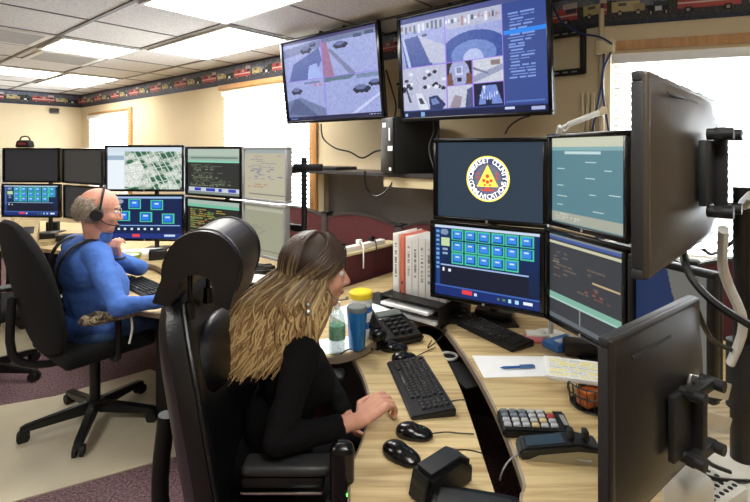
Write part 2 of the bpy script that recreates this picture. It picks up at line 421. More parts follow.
def vent(u0, u1, v0, v1, label):
    c = UV((u0+u1)/2, (v0+v1)/2, HC); t = thing('ceiling_vent', label, 'vent', (c.x, c.y, HC-.014), math.atan2(SV, -CV))
    w, h = u1-u0, v1-v0; f = MB()
    for s in (-1, 1): f.box((s*(w/2-.02), 0, .007), (.04, h, .014)); f.box((0, s*(h/2-.02), .007), (w-.08, .04, .014))
    f.build('frame', M_WHITE, t, smooth=False)
    MB().box((0, 0, .012), (w-.06, h-.06, .003)).build('backing', mat('vent_dark', (70, 68, 66), .8), t, smooth=False)
    s = MB()
    for i in range(9): s.box((-w/2+.05+(w-.1)*(i+.5)/9, 0, .006), (.028, h-.08, .003), rot=Matrix.Rotation(.6, 4, 'Y'))
    s.build('louvres', mat('louvre_metal', (190, 188, 184), .5), t, smooth=False)
vent(4.22, 4.78, .66, 1.2, 'slatted metal air vent in the ceiling at the upper left')
vent(4.9, 5.5, 1.3, 1.82, 'grey slatted panel between two lit ceiling panels')  # louvred grey panel set into the grid

# ---------------------------------------------------------------- screens
def frame_tile(im, x0, y0, x1, y1, base=(56, 132, 220)):
    im.rect(x0, y0, x1, y1, (70, 190, 150)); dx, dy = (x1-x0)*.1, (y1-y0)*.1
    im.rect(x0+dx, y0+dy, x1-dx, y1-dy, (20, 70, 150)); im.rect(x0+1.5*dx, y0+1.5*dy, x1-2*dx, y1-2*dy, base)
    im.rect(x0+3*dx, y0+3*dy, x1-3.5*dx, y0+4.5*dy, (200, 220, 245))
def scr_logo():
    im = Img(60, 40, (44, 58, 72)); return im
def scr_tiles(w=150, h=100):
    im = Img(w, h, (14, 30, 66)); im.a[...] = (np.array((18, 46, 96))-np.array((6, 18, 40))*im.Y[..., None])
    im.rect(0, 0, 1, .035, (190, 205, 225)); im.rect(.01, .06, .05, .96, (30, 62, 120))
    for i in range(9): im.rect(.015, .08+i*.065, .045, .11+i*.065, (110, 160, 210))
    im.ell(.10, .1, .04, .045, (120, 140, 170)); im.rect(.065, .18, .155, .30, (186, 206, 160)); im.rect(.08, .33, .13, .36, (140, 160, 190)); im.rect(.08, .39, .13, .42, (140, 160, 190))
    for r in range(3):
        for c in range(6 if r < 2 else 5): frame_tile(im, .175+c*.13, .05+r*.165, .295+c*.13, .205+r*.165)
    im.rect(.06, .565, .9, .585, (150, 175, 215)); im.rect(.06, .585, .9, .85, (22, 26, 44))
    im.rect(.08, .61, .10, .66, (220, 225, 235)); im.rect(.14, .62, .165, .66, (220, 225, 235))
    im.rect(0, .86, 1, 1, (24, 44, 104)); im.rect(0, .86, 1, .885, (60, 96, 170)); im.rect(.28, .89, .38, .95, (220, 60, 70)); im.rect(.40, .91, .43, .95, (200, 215, 235))
    for x in (.62, .67): im.rect(x, .92, x+.02, .95, (90, 130, 90))
    for x in (.72, .78): im.rect(x, .91, x+.03, .96, (160, 210, 230))
    im.rect(.85, .91, .93, .95, (220, 228, 240)); return im
def scr_tiles5():
    im = Img(130, 84, (12, 30, 74)); im.rect(0, 0, 1, .05, (150, 180, 220)); im.ell(.15, .12, .05, .05, (150, 160, 180)); im.rect(.08, .2, .16, .3, (180, 200, 170))
    for x, y in ((.27, .06), (.57, .08), (.12, .34), (.42, .37), (.72, .4)): frame_tile(im, x, y, x+.17, y+.24, (40, 120, 225))
    im.rect(.03, .68, .97, .70, (120, 160, 210))
    for i in range(7): im.rect(.12+i*.09, .75, .15+i*.09, .80, (210, 225, 215))
    im.rect(0, .88, 1, 1, (28, 48, 116)); im.rect(.32, .89, .42, .96, (220, 60, 70)); im.rect(.75, .91, .9, .95, (190, 205, 230)); return im
def scr_map():
    im = Img(140, 92, (206, 218, 228)); im.rect(0, 0, 1, .1, (200, 212, 222)); im.rect(0, .2, .22, .3, (150, 172, 190)); im.rect(0, .3, .22, 1, (222, 230, 236))
    b = (.225, .1, 1, 1); X, Y = im.X, im.Y; m = (X > .225) & (Y > .1)
    n = np.sin(X*17+3*Y)+np.sin(Y*21-4*X+1)+np.sin((X+Y)*33)*.7+np.sin(X*41-Y*13)*.6
    base = np.where((n > .5)[..., None], (44, 96, 70), (150, 168, 150)); base = np.where((n < -.9)[..., None], (196, 204, 196), base)
    im.a[m] = base[m]; im.poly([(.225, .45), (.42, .3), (.5, .6), (.4, .95), (.225, .95)], (208, 212, 206), b)
    for k in range(9):
        x = .35+k*.08; im.poly([(x, .1), (x+.012, .1), (x+.30, 1), (x+.28, 1)], (200, 206, 198), b)
    for k in range(5): im.poly([(.225, .3+k*.17), (1, .02+k*.17), (1, .035+k*.17), (.225, .32+k*.17)], (190, 200, 188), b)
    im.noise(12, b, 2); im.noise(7, b); return im
def scr_code():
    im = Img(110, 90, (44, 46, 44)); im.rect(0, 0, 1, .14, (168, 182, 170)); im.rect(0, .14, 1, .26, (150, 168, 156)); im.rect(.05, .18, .95, .21, (96, 120, 108)); im.rect(0, .26, 1, .3, (130, 196, 170))
    im.rect(.02, .3, .98, .86, (40, 42, 40)); im.text(.05, .34, .95, .84, (112, 122, 96), 14, .6)
    im.rect(.02, .86, .98, .94, (190, 196, 206)); im.rect(.14, .87, .26, .93, (40, 56, 170)); im.rect(.36, .87, .54, .93, (40, 56, 170)); im.rect(.6, .87, .66, .93, (40, 56, 170)); im.rect(.78, .87, .92, .93, (40, 56, 170))
    im.rect(0, .94, 1, 1, (120, 130, 124)); return im
def scr_code2():
    im = Img(110, 84, (34, 34, 32)); im.rect(0, 0, 1, .1, (160, 176, 166)); im.rect(0, .1, 1, .17, (110, 180, 150))
    im.text(.04, .22, .96, .95, (150, 132, 60), 16, .6, .1); im.text(.2, .45, .96, .95, (170, 66, 44), 9, .45, .12); im.text(.04, .22, .6, .7, (74, 128, 78), 9, .4, .1); return im
def scr_form(c=(176, 170, 148), t=(120, 120, 140)):
    im = Img(90, 80, c); im.rect(0, 0, 1, .08, (150, 160, 160)); im.text(.06, .12, .94, .62, t, 13, .55, .12); im.text(.06, .7, .94, .8, (170, 130, 100), 2, .5, .1); im.rect(.1, .9, .95, .93, (120, 120, 116)); return im
def scr_form2():
    im = Img(90, 80, (148, 148, 126)); im.rect(.03, .04, .97, .1, (166, 168, 150)); im.text(.2, .4, .7, .6, (128, 126, 108), 4, .5, .14); im.rect(.05, .9, .9, .93, (120, 118, 104)); return im
def scr_teal():
    im = Img(110, 96, (92, 130, 138)); im.a[...] = (np.array((84, 124, 134))+0*im.Y[..., None]); im.rect(0, 0, 1, .1, (188, 190, 168)); im.rect(0, .1, 1, .15, (120, 160, 164)); im.rect(.2, .16, .7, .19, (180, 204, 204))
    for i, (x, y) in enumerate([(.08, .35), (.08, .55), (.08, .68), (.08, .78), (.5, .27), (.5, .45), (.55, .62), (.6, .8), (.75, .35), (.8, .6)]): im.rect(x, y, x+random.uniform(.08, .2), y+.012, (176, 200, 200))
    im.rect(0, .88, 1, .99, (156, 160, 146)); im.text(.04, .89, .5, .98, (190, 190, 176), 3, .6, .03); return im
def scr_table():
    im = Img(120, 96, (54, 56, 60)); im.rect(0, 0, 1, .03, (120, 126, 130)); im.rect(0, .03, 1, .06, (60, 84, 150)); im.rect(0, .08, 1, .11, (190, 188, 160))
    im.text(.05, .2, .95, .62, (96, 86, 78), 9, .35, .12); im.rect(.62, .42, .95, .44, (176, 156, 120)); im.rect(.05, .32, .15, .335, (150, 136, 110)); im.text(.5, .5, .9, .62, (130, 76, 66), 3, .5, .08)
    im.rect(0, .7, 1, .76, (120, 168, 150)); im.rect(0, .76, 1, .78, (160, 190, 180)); im.rect(.44, .78, .46, 1, (120, 130, 130)); im.rect(0, .95, 1, 1, (90, 96, 100)); return im
def scr_blank(c): return Img(30, 20, c)
def scr_navy_sheen():
    im = Img(60, 40, (30, 44, 78)); im.poly([(.45, 0), (1, 0), (1, 1), (.8, 1)], (98, 98, 92)); return im  # grey wedge is a sheen painted into the screen picture
def cam_view(im, b, kind):
    x0, y0, x1, y1 = b; q = lambda pts: [(x0+(x1-x0)*a, y0+(y1-y0)*c) for a, c in pts]
    R = lambda a, b_, c, d, col: im.rect(x0+(x1-x0)*a, y0+(y1-y0)*b_, x0+(x1-x0)*c, y0+(y1-y0)*d, col)
    Pp = lambda pts, col: im.poly(q(pts), col, b)
    E_ = lambda cx, cy, rx, ry, col: im.ell(x0+(x1-x0)*cx, y0+(y1-y0)*cy, rx*(x1-x0), ry*(y1-y0), col, b)
    def car(cx, cy, s, col=(40, 46, 78)):
        E_(cx, cy, s, s*.55, col); E_(cx-s*.1, cy-s*.35, s*.62, s*.4, (96, 106, 150)); E_(cx-s*.55, cy+s*.4, s*.17, s*.22, (16, 18, 34)); E_(cx+s*.5, cy+s*.4, s*.17, s*.22, (16, 18, 34))
    R(0, 0, 1, 1, (148, 158, 206))
    if kind == 'lot1':
        Pp([(0, .1), (1, 0), (1, .2), (0, .35)], (112, 122, 166)); Pp([(.1, 1), (.25, .55), (.95, .2), (1, .55), (.75, 1)], (86, 100, 160)); Pp([(.6, 1), (.66, .65), (.85, .6), (1, 1)], (150, 168, 222)); car(.62, .22, .15); car(.8, .1, .09)
    elif kind == 'lot2':
        Pp([(0, 0), (1, 0), (1, .12), (0, .12)], (104, 116, 150)); Pp([(0, .1), (.1, .1), (.2, 1), (0, 1)], (150, 106, 140)); Pp([(.1, .3), (.17, .3), (.6, 1), (.48, 1)], (116, 124, 158)); car(.36, .25, .14); R(.6, .05, .75, .13, (60, 76, 110)); R(.8, .03, .95, .12, (54, 70, 110))
    elif kind == 'lot3':
        Pp([(0, .55), (.35, .45), (1, .8), (1, 1), (0, 1)], (104, 116, 156)); Pp([(0, .9), (.2, .5), (.3, .5), (.8, 1)], (78, 90, 130)); car(.28, .28, .15); R(.5, .05, .9, .1, (108, 120, 160)); R(.75, .12, .82, .2, (180, 120, 160)); R(.88, .12, .94, .2, (180, 120, 160))
    elif kind == 'lot4':
        Pp([(0, .0), (.6, 0), (.5, .1), (0, .12)], (88, 110, 130)); Pp([(.45, 1), (1, .5), (1, .56), (.55, 1)], (186, 194, 228)); car(.68, .4, .16, (28, 40, 66)); car(.92, .28, .12, (24, 34, 58)); R(.6, .02, 1, .12, (110, 130, 160))
    elif kind == 'street':
        Pp([(0, .35), (.4, .3), (.75, .6), (.7, 1), (.1, 1)], (64, 84, 150)); Pp([(.0, .3), (.06, .3), (.22, 1), (.15, 1)], (170, 182, 220)); Pp([(.4, .3), (1, .62), (1, 1), (.66, .95)], (176, 180, 204)); R(0, 0, 1, .2, (170, 176, 200)); car(.55, .32, .06)
        for k in range(10): R(.1*k, .06*random.random(), .1*k+.05, .15+.1*random.random(), random.choice([(96, 106, 130), (210, 212, 226), (130, 116, 126)]))
    elif kind == 'fish':
        R(0, 0, 1, .3, (168, 172, 196)); E_(.5, .85, .6, .45, (52, 78, 150)); E_(.5, .9, .4, .3, (104, 128, 190)); E_(.5, 1.0, .18, .22, (170, 182, 220))
        for k in range(16): R(.06*k, .05+.08*random.random(), .06*k+.04, .14+.14*random.random(), random.choice([(70, 84, 110), (215, 216, 230), (160, 130, 132)]))
    elif kind == 'carpark':
        R(0, 0, 1, 1, (176, 180, 204))
        for k in range(22): E_(random.random(), .12+.42*random.random(), .05, .04, random.choice([(34, 38, 56), (50, 54, 76), (214, 216, 230)]))
        Pp([(.3, .6), (.45, .6), (.6, 1), (.38, 1)], (206, 210, 224)); Pp([(.36, .72), (.44, .72), (.5, .85), (.4, .86)], (50, 60, 80)); Pp([(.6, .7), (.8, .68), (.97, .9), (.9, 1), (.62, 1)], (38, 52, 96)); Pp([(.64, .76), (.76, .74), (.84, .86), (.68, .9)], (110, 130, 180)); Pp([(.05, .45), (.09, .45), (.2, .8), (.14, .8)], (60, 66, 86))
    elif kind == 'hall':
        R(0, 0, 1, 1, (24, 22, 28)); E_(.5, .5, .4, .6, (150, 158, 200)); R(.36, .2, .64, .6, (196, 200, 226)); R(.4, .25, .6, .5, (120, 128, 168)); R(.42, .7, .6, .86, (26, 26, 48)); Pp([(0, .6), (.2, .4), (.26, 1), (0, 1)], (112, 78, 60)); Pp([(.8, .5), (1, .6), (1, 1), (.76, 1)], (104, 72, 56))
    elif kind == 'road':
        R(0, 0, 1, 1, (190, 194, 208)); Pp([(0, .7), (1, .3), (1, .55), (0, 1)], (140, 148, 176)); Pp([(0, .3), (.5, .6), (.5, .68), (0, .42)], (110, 116, 140)); R(.6, .1, .9, .3, (130, 118, 116))
    elif kind == 'snow':
        R(0, 0, 1, 1, (186, 190, 208)); Pp([(.05, 1), (.3, .4), (.6, .5), (.5, 1)], (146, 134, 150)); Pp([(.7, 1), (.8, .2), (1, .1), (1, 1)], (70, 80, 120))
    elif kind == 'room':
        R(0, 0, 1, 1, (16, 22, 56)); Pp([(.15, .9), (.3, .1), (.75, .1), (.95, .9)], (110, 132, 200)); R(.4, .7, .6, .95, (20, 26, 60)); Pp([(.3, .1), (.4, .1), (.36, .5)], (200, 210, 240))
        for k in range(8): R(.2+.08*k, .3+.3*random.random(), .23+.08*k, .5+.3*random.random(), (200, 212, 244))
    im.noise(4, b, 3); im.noise(3, b, 1)
def scr_tv1():
    im = Img(200, 124, (90, 80, 170)); im.rect(0, 0, 1, .035, (70, 66, 110))
    for b, k in (((.0, .035, .44, .49), 'lot1'), ((.45, .035, 1, .49), 'lot2'), ((.0, .5, .44, .955), 'lot3'), ((.45, .5, 1, .955), 'lot4')): cam_view(im, b, k)
    im.rect(.44, .03, .45, .955, (140, 116, 216)); im.rect(0, .49, 1, .5, (140, 116, 216)); im.rect(0, .955, 1, 1, (26, 28, 66)); im.text(.86, .965, .99, .99, (190, 196, 220), 1, 1, .02); im.rect(.02, .965, .1, .985, (90, 110, 170)); return im
def scr_tv2():
    im = Img(230, 136, (44, 60, 124)); im.rect(0, 0, 1, .05, (74, 82, 136)); im.text(.02, .012, .1, .04, (170, 176, 210), 1, 1, .01)
    L = .345; Mx = .735
    for b, k in (((0, .055, L, .49), 'street'), ((L+.005, .055, Mx, .49), 'fish'), ((0, .5, L, .93), 'carpark'), ((L+.005, .5, .53, .71), 'hall'), ((.54, .5, Mx, .71), 'road'), ((L+.005, .72, .53, .93), 'snow'), ((.54, .72, Mx, .93), 'room')): cam_view(im, b, k)
    for a in ((L, .05, L+.006, .93), (0, .49, Mx, .5), (.53, .5, .54, .93), (L, .71, Mx, .72), (Mx, .05, Mx+.006, .93)): im.rect(*a, (150, 116, 220))
    im.rect(Mx+.006, .05, 1, .93, (52, 72, 136)); im.text(.77, .14, .93, .72, (120, 146, 210), 22, 1, .1); im.rect(.745, .285, 1, .32, (40, 128, 226)); im.rect(.75, .9, .98, .915, (80, 110, 180))
    im.rect(0, .94, 1, 1, (16, 24, 60)); im.rect(.01, .955, .03, .985, (150, 170, 220)); im.rect(.14, .95, .17, .99, (120, 160, 210)); im.rect(.9, .955, .98, .985, (160, 170, 210)); im.rect(.74, .95, .8, .97, (190, 200, 230)); return im

# ---------------------------------------------------------------- monitors
def monitor(name, label, L, R, zb, zt, img, back=M_BLK, bez=.018, cat='monitor', tilt=0, depth=.05, group=None, bezmat=M_BLK2, vesa=True, brand=False, slim=False):
    "L,R: front lower corners (floor plan) seen from the screen side, left to right"
    L = Vector((L[0], L[1], 0)); R = Vector((R[0], R[1], 0)); d = R-L; w = d.length; c = (L+R)/2; h = zt-zb
    t = thing(name, label, cat, (c.x, c.y, zb), math.atan2(d.y, d.x), group)
    T = Matrix.Rotation(tilt, 4, 'X')
    f = MB()
    bt_ = .018 if slim else .028
    f.box((0, .004, bez/2), (w, bt_, bez), .004); f.box((0, .004, h-bez/2), (w, bt_, bez), .004)
    for s in (-1, 1): f.box((s*(w/2-bez/2), .004, h/2), (bez, bt_, h-2*bez), .002)
    bmesh.ops.transform(f.bm, matrix=T, verts=f.bm.verts); f.build('bezel', bezmat, t)
    b = MB()
    if slim:
        b.box((0, .014, h/2), (w-.002, .014, h-.002), .006, seg=3)
        g_ = bmesh.new(); NX, NZ = 24, 16; vv = []
        for j in range(NZ+1):
            row = []
            for i in range(NX+1):
                a_, c_ = -1+2*i/NX, -1+2*j/NZ
                row.append(g_.verts.new((a_*(w/2-.006), .018+.042*(1-abs(a_)**3.2)*(1-abs(c_)**3.2), h/2+c_*(h/2-.006))))
            vv.append(row)
        for j in range(NZ):
            for i in range(NX): g_.faces.new((vv[j][i], vv[j+1][i], vv[j+1][i+1], vv[j][i+1]))
        b._add(g_)
    else:
        b.box((0, .024, h/2), (w-.004, .026, h-.004), .008, seg=3)
        b.box((0, .024+depth/2, h*.48), (w*.72, depth, h*.66), min(.02, depth*.8), seg=3)
    b.mi = 1; b.box((w*.2, .0375 if not slim else .036, h*.9), (w*.4, .002, .006), rot=Matrix.Rotation(.35, 4, 'X'))
    bmesh.ops.transform(b.bm, matrix=T, verts=b.bm.verts); b.build('back_shell', [back, M_BLKM], t)
    def fn(U, V):
        x = (U-.5)*(w-2*bez); z = bez+(1-V)*(h-2*bez); y = 0*U+.004
        return x, y*math.cos(tilt)-z*math.sin(tilt), z*math.cos(tilt)+y*math.sin(tilt)
    if img is not None: grid_obj('screen', img, fn, M_SCR, t)
    if brand:
        m = MB(); m.cyl((0, -.0105, bez*.5), (0, -.012, bez*.5), .006, n=12); bmesh.ops.transform(m.bm, matrix=T, verts=m.bm.verts); m.build('maker_badge', M_GREY, t)
    return t
def qp(px, Y): return ((px-CX)/F*Y, Y)

# her station, logo pair / teal pair / third
LA, LB = qp(434, 2.10), qp(548, 1.85)
mon_logo = monitor('monitor', 'upper monitor showing the round county emblem on a dark screen', LA, LB, 1.245, 1.60, scr_logo(), brand=True)
monitor('monitor', 'lower monitor with rows of blue tile buttons, right of the white binders', qp(431, 2.10), qp(545, 1.83), .905, 1.243, scr_tiles(), brand=True)
monitor('monitor', 'upper monitor with pale teal page, right of the emblem screen', qp(548.5, 1.85), qp(630, 1.45), 1.262, 1.612, scr_teal(), brand=True)
monitor('monitor', 'lower monitor with dark table and green band, under the teal screen', qp(546, 1.83), qp(628.5, 1.44), .905, 1.255, scr_table(), brand=True)
monitor('monitor', 'lower monitor with navy screen partly hidden behind the large upright monitor back', qp(630, 1.43), qp(716, 1.20), .905, 1.24, scr_navy_sheen(), bezmat=M_BLK)
# monitors seen from behind (their screens face away, so left/right swap)
mon_up = monitor('monitor', 'large monitor seen from behind at upper right, in front of the bright window', (.855, 1.235), (.43, .79), 1.335, 1.682, scr_teal(), back=M_MBACK, slim=True, bezmat=M_DGREY)
mon_lo = monitor('monitor', 'large monitor with a shade-darkened back colour, seen from behind at lower right corner', (.715, 1.08), (.395, .835), .875, 1.222, scr_table(), back=mat('monitor_back_shaded', (30, 27, 24), .38), slim=True, bezmat=M_DGREY)  # darker copy of the back plastic, shade put into its colour

# his station
monitor('monitor', 'upper monitor with green and white aerial map', qp(105, 3.62), qp(184.5, 3.6), 1.235, 1.588, scr_map(), brand=True)
monitor('monitor', 'lower monitor with five blue tile buttons beside the man in blue', qp(106, 3.62), qp(184.5, 3.6), .86, 1.215, scr_tiles5(), brand=True)
monitor('monitor', 'upper monitor with grey text window and blue bars, right of the aerial map', qp(186, 3.55), qp(242, 3.22), 1.215, 1.575, scr_code())
monitor('monitor', 'lower monitor with red and yellow text lines on black', qp(186, 3.55), qp(242, 3.22), .86, 1.205, scr_code2())
monitor('monitor', 'upper silver monitor with beige form, left of the black mounting post', qp(243, 3.2), qp(288, 2.9), 1.218, 1.57, scr_form(), back=M_GREY, bezmat=M_GREY)
monitor('monitor', 'lower silver monitor with pale olive page, left of the blonde woman', qp(243, 3.2), qp(286, 2.9), .86, 1.205, scr_form2(), back=M_GREY, bezmat=M_GREY)
# far station
monitor('monitor', 'far upper left black blank monitor under the small black bag', qp(3, 4.4), qp(60, 4.35), 1.25, 1.57, scr_blank((42, 42, 44)))
monitor('monitor', 'far lower left monitor with small blue tiles behind the tan telephone', qp(2, 4.4), qp(60, 4.35), .93, 1.24, scr_tiles(100, 64))
monitor('monitor', 'far upper blank grey monitor left of the aerial map', qp(63, 4.35), qp(103, 4.0), 1.25, 1.565, scr_blank((56, 55, 54)))
monitor('monitor', 'far lower blank monitor behind the head of the man in blue', qp(64, 4.35), qp(105, 4.0), .93, 1.235, scr_blank((48, 47, 46)))

# wall televisions
tvA = monitor('wall_television', 'left wall television with four parking lot camera views', qp(288, 3.74), qp(385.5, 3.1), 1.752, 2.39, scr_tv1(), cat='television', bez=.022, tilt=math.radians(7), depth=.03)
tvB = monitor('wall_television', 'right wall television with many camera views and a blue side list', qp(401.5, 2.97), qp(553.5, 2.36), 1.725, 2.37, scr_tv2(), cat='television', bez=.022, tilt=math.radians(4), depth=.03)
for tv, L_ in ((tvA, .64), (tvB, .64)):
    m = MB()
    for x in (-.12, .12): m.box((x, .05-L_*.07, L_+.012), (.02, .03, .04), .003)
    for x in (-.2, .2): m.box((x, .12, .32), (.03, .1, .5))
    m.box((0, .22, .34), (.5, .12, .22)); m.build('wall_bracket', M_BLKM, tv)

# emblem on the logo monitor (parts)
def text_mesh(mb, s, x, z, size, rot=0, y=-.001, th=.0006):
    cu = bpy.data.curves.new('t', 'FONT'); cu.body = s; cu.size = size; cu.align_x = 'CENTER'; cu.align_y = 'CENTER'; cu.extrude = 0; cu.offset = size*.012
    o = bpy.data.objects.new('t', cu); COL.objects.link(o); dg = bpy.context.evaluated_depsgraph_get(); me = bpy.data.meshes.new_from_object(o.evaluated_get(dg))
    mx = Matrix.Translation((x, y, z)) @ Matrix.Rotation(rot, 4, 'Y') @ Matrix.Rotation(PI/2, 4, 'X')
    me.transform(mx); n = len(mb.bm.faces); mb.bm.from_mesh(me); mb.bm.faces.ensure_lookup_table()
    for i in range(n, len(mb.bm.faces)): mb.bm.faces[i].material_index = mb.mi
    bpy.data.objects.remove(o); bpy.data.meshes.remove(me); bpy.data.curves.remove(cu)
def disc(mb, rx, rz, y, cx=0, cz=0, n=40):
    v = [mb.bm.verts.new((cx+rx*math.cos(2*PI*i/n), y, cz+rz*math.sin(2*PI*i/n))) for i in range(n)]
    f = mb.bm.faces.new(v); f.material_index = mb.mi
def tri(mb, pts, y):
    f = mb.bm.faces.new([mb.bm.verts.new((a, y, b)) for a, b in pts]); f.material_index = mb.mi
e = MB(); ec = .185; K = .092; y0 = .003
disc(e, K*1.0, K*1.04, y0, 0, ec); e.mi = 1; disc(e, K*.94, K*.98, y0-.0006, 0, ec); e.mi = 2; disc(e, K*.9, K*.94, y0-.0012, 0, ec)
e.mi = 3; disc(e, K*.62, K*.66, y0-.0018, 0, ec); e.mi = 0; tri(e, [(-K*.5, ec-K*.36), (K*.5, ec-K*.36), (0, ec+K*.64)], y0-.0024)
e.mi = 4
for x, z, s in ((0, .12, .28), (-.17, -.08, .24), (.17, -.08, .24), (0, -.14, .26), (-.12, -.28, .16), (.12, -.28, .16), (0, -.46, .3)):
    e.bm.faces.ensure_lookup_table(); disc(e, K*s*.32, K*s*.34, y0-.003, K*x, ec+K*z, 8)
for x in (-.25, -.1, .1, .25): tri(e, [(K*(x-.08), ec-K*.54), (K*(x+.08), ec-K*.54), (K*x, ec-K*.44)], y0-.003)
for s in (-1, 1):
    for zz in (.3, .12): tri(e, [(s*K*.42, ec+K*zz), (s*K*.52, ec+K*(zz-.12)), (s*K*.36, ec+K*(zz-.1))], y0-.003)
emb = e.build('emblem', [emit('em_yellow', (232, 208, 84), 1), emit('em_cream', (240, 236, 214), 1), emit('em_navy', (58, 64, 96), 1), emit('em_grey', (88, 92, 108), 1), emit('em_red', (196, 62, 48), 1)], mon_logo, smooth=False)
lt = MB()
def ring_text(s, r, a0, a1, flip):
    for i, ch in enumerate(s):
        a = math.radians(a0+(a1-a0)*i/(len(s)-1))
        if ch != ' ': text_mesh(lt, ch, r*math.sin(a), ec+r*1.04*math.cos(a), .028, a if not flip else a+PI, y=-.001)
ring_text('SOMERSET COUNTY', K*.78, -88, 88, False); ring_text('COMMUNICATIONS', K*.78, 258, 102, True)
lt.build('emblem_lettering', emit('em_white', (245, 245, 240), 1.2), mon_logo, smooth=False)

# ---------------------------------------------------------------- desks
def crv(pts, k=4):
    q = smooth_path([Vector((p[0], p[1], 0)) for p in pts], k); return [(p.x, p.y) for p in q]
def worktop(name, label, outline, z, front=None, th=.03):
    t = thing(name, label, 'desk', (sum(p[0] for p in outline)/len(outline), sum(p[1] for p in outline)/len(outline), 0))
    m = MB(); m.prism(outline, z-th, z); m.build('worktop', M_OAK, t, world=True, smooth=False)
    if front:
        e = MB(); n = len(front)
        pts = [Vector((p[0], p[1], z-th/2)) for p in front]
        tb = bmesh.new(); rings = []
        for i, p in enumerate(pts):
            d = (pts[min(i+1, n-1)]-pts[max(i-1, 0)]).normalized(); nn = Vector((d.y, -d.x, 0))
            rings.append([tb.verts.new(p+nn*a+Vector((0, 0, b))) for a, b in ((-.001, th/2+.001), (.006, th/2-.003), (.006, -th/2+.002), (-.001, -th/2-.001))])
        for a, b in zip(rings, rings[1:]):
            for k in range(3): tb.faces.new((a[k], a[k+1], b[k+1], b[k]))
        e._add(tb); e.build('edge_band', mat('grey_brown_edge_band', (128, 112, 92), .5), t, world=True)
    return t
def pedestal(t, c, size, z, ang=0):
    MB().box((c[0], c[1], z/2), (size[0], size[1], z), .004, rot=ang).build('pedestal', M_BLKM, t, world=True)
ANG = math.atan2(SV, -CV)
ZU, ZL = .76, .72
xy = lambda v: (v.x, v.y)
# her rear worktop
fr = [xy(P(232, 333, ZU)), xy(P(280, 346, ZU)), xy(P(322, 356, ZU)), xy(P(356, 351, ZU)), xy(P(392, 331, ZU)), xy(P(420, 320, ZU)), xy(P(438, 322, ZU)), xy(P(452, 336, ZU)), xy(P(475, 369, ZU)), xy(P(499, 414, ZU)), xy(P(524, 478, ZU)), xy(P(522, 500, ZU)), xy(P(536, 560, ZU))]
fr = crv(fr)
ol = fr+[(.36, .62), (1.55, .62), xy(UV(-.45, 2.44)), xy(UV(1.9, 2.44)), xy(UV(1.9, 1.2))]
dk = worktop('desk', 'pale oak wraparound desk with monitors, papers and keypad on the right', ol, ZU, fr)
pedestal(dk, (.95, 1.6), (.5, .5), ZU-.03, ANG); pedestal(dk, (.1, 2.6), (.4, .5), ZU-.03, ANG); pedestal(dk, (1.2, .9), (.4, .4), ZU-.03)
# dark well below the gap
# her lower worktop
fl_ = [(P(352, 560, ZL)).xy[:], xy(P(350, 502, ZL)), xy(P(352, 467, ZL)), xy(P(363, 440, ZL)), xy(P(371, 405, ZL)), xy(P(364, 376, ZL)), xy(P(354, 357, ZL)), xy(P(357, 351, ZL)), xy(P(376, 346, ZL))]
fl_ = crv([tuple(p)[:2] for p in fl_])
rt = crv([xy(P(400, 336, ZL)), xy(P(424, 334, ZL)), xy(P(436, 342, ZL)), xy(P(457, 381, ZL)), xy(P(471, 419, ZL)), xy(P(484, 460, ZL)), xy(P(497, 500, ZL)), xy(P(515, 560, ZL))])
lw = worktop('keyboard_worktop', 'curved oak keyboard shelf in front of the woman in black', fl_[::-1][::-1]+rt, ZL, (fl_)[::-1], .028)
MB().box((.16, 1.5, ZL/2-.02), (.1, .5, ZL-.03), .004, rot=.3).build('lift_column', M_BLKM, lw, world=True)
# his desks
fr2 = crv([xy(P(90, 258, ZU)), xy(P(120, 264, ZU)), xy(P(150, 264, ZU)), xy(P(166, 271, ZU)), xy(P(192, 284, ZU)), xy(P(222, 294, ZU)), xy(P(258, 300, ZU)), xy(P(268, 302, ZU))])
ol2 = fr2+[xy(UV(2.02, 1.5)), xy(UV(2.02, 2.44)), xy(UV(4.9, 2.44)), (-2.75, 3.85), xy(P(72, 252, ZU))]
dk2 = worktop('desk', 'oak desk under the aerial map monitors, behind the man in blue', ol2, ZU, fr2)
pedestal(dk2, xy(UV(3.4, 2.1)), (.5, .4), ZU-.03, ANG); pedestal(dk2, xy(UV(2.3, 1.9)), (.3, .4), ZU-.03, ANG)
fr3 = crv([xy(P(118, 306, ZL)), xy(P(150, 312, ZL)), xy(P(190, 316, ZL)), xy(P(226, 318, ZL)), xy(P(244, 318, ZL)), xy(P(256, 312, ZL))])
ol3 = fr3+crv([xy(P(262, 305, ZL)), xy(P(222, 298, ZL)), xy(P(190, 288, ZL)), xy(P(164, 276, ZL)), xy(P(148, 269, ZL)), xy(P(118, 270, ZL))])
lw2 = worktop('keyboard_worktop', 'oak keyboard shelf beneath the right hand of the man in blue', ol3, ZL, fr3, .028)
MB().box((-1.05, 2.72, ZL/2-.02), (.4, .08, ZL-.03), .004, rot=-.2).build('lift_column', M_BLKM, lw2, world=True)
# far desk
ol4 = [xy(P(-40, 252, ZU)), xy(P(35, 243, ZU)), xy(P(62, 240, ZU)), (-2.86, 3.86), xy(UV(4.96, 2.2)), xy(UV(6.4, 1.6)), xy(UV(6.3, .4))]
dk3 = worktop('desk', 'far oak desk at the left with tan telephone and blank monitors', ol4, ZU)
pedestal(dk3, (-3.1, 4.4), (.5, .4), ZU-.03, ANG); pedestal(dk3, (-3.9, 4.6), (.3, .4), ZU-.03, ANG)

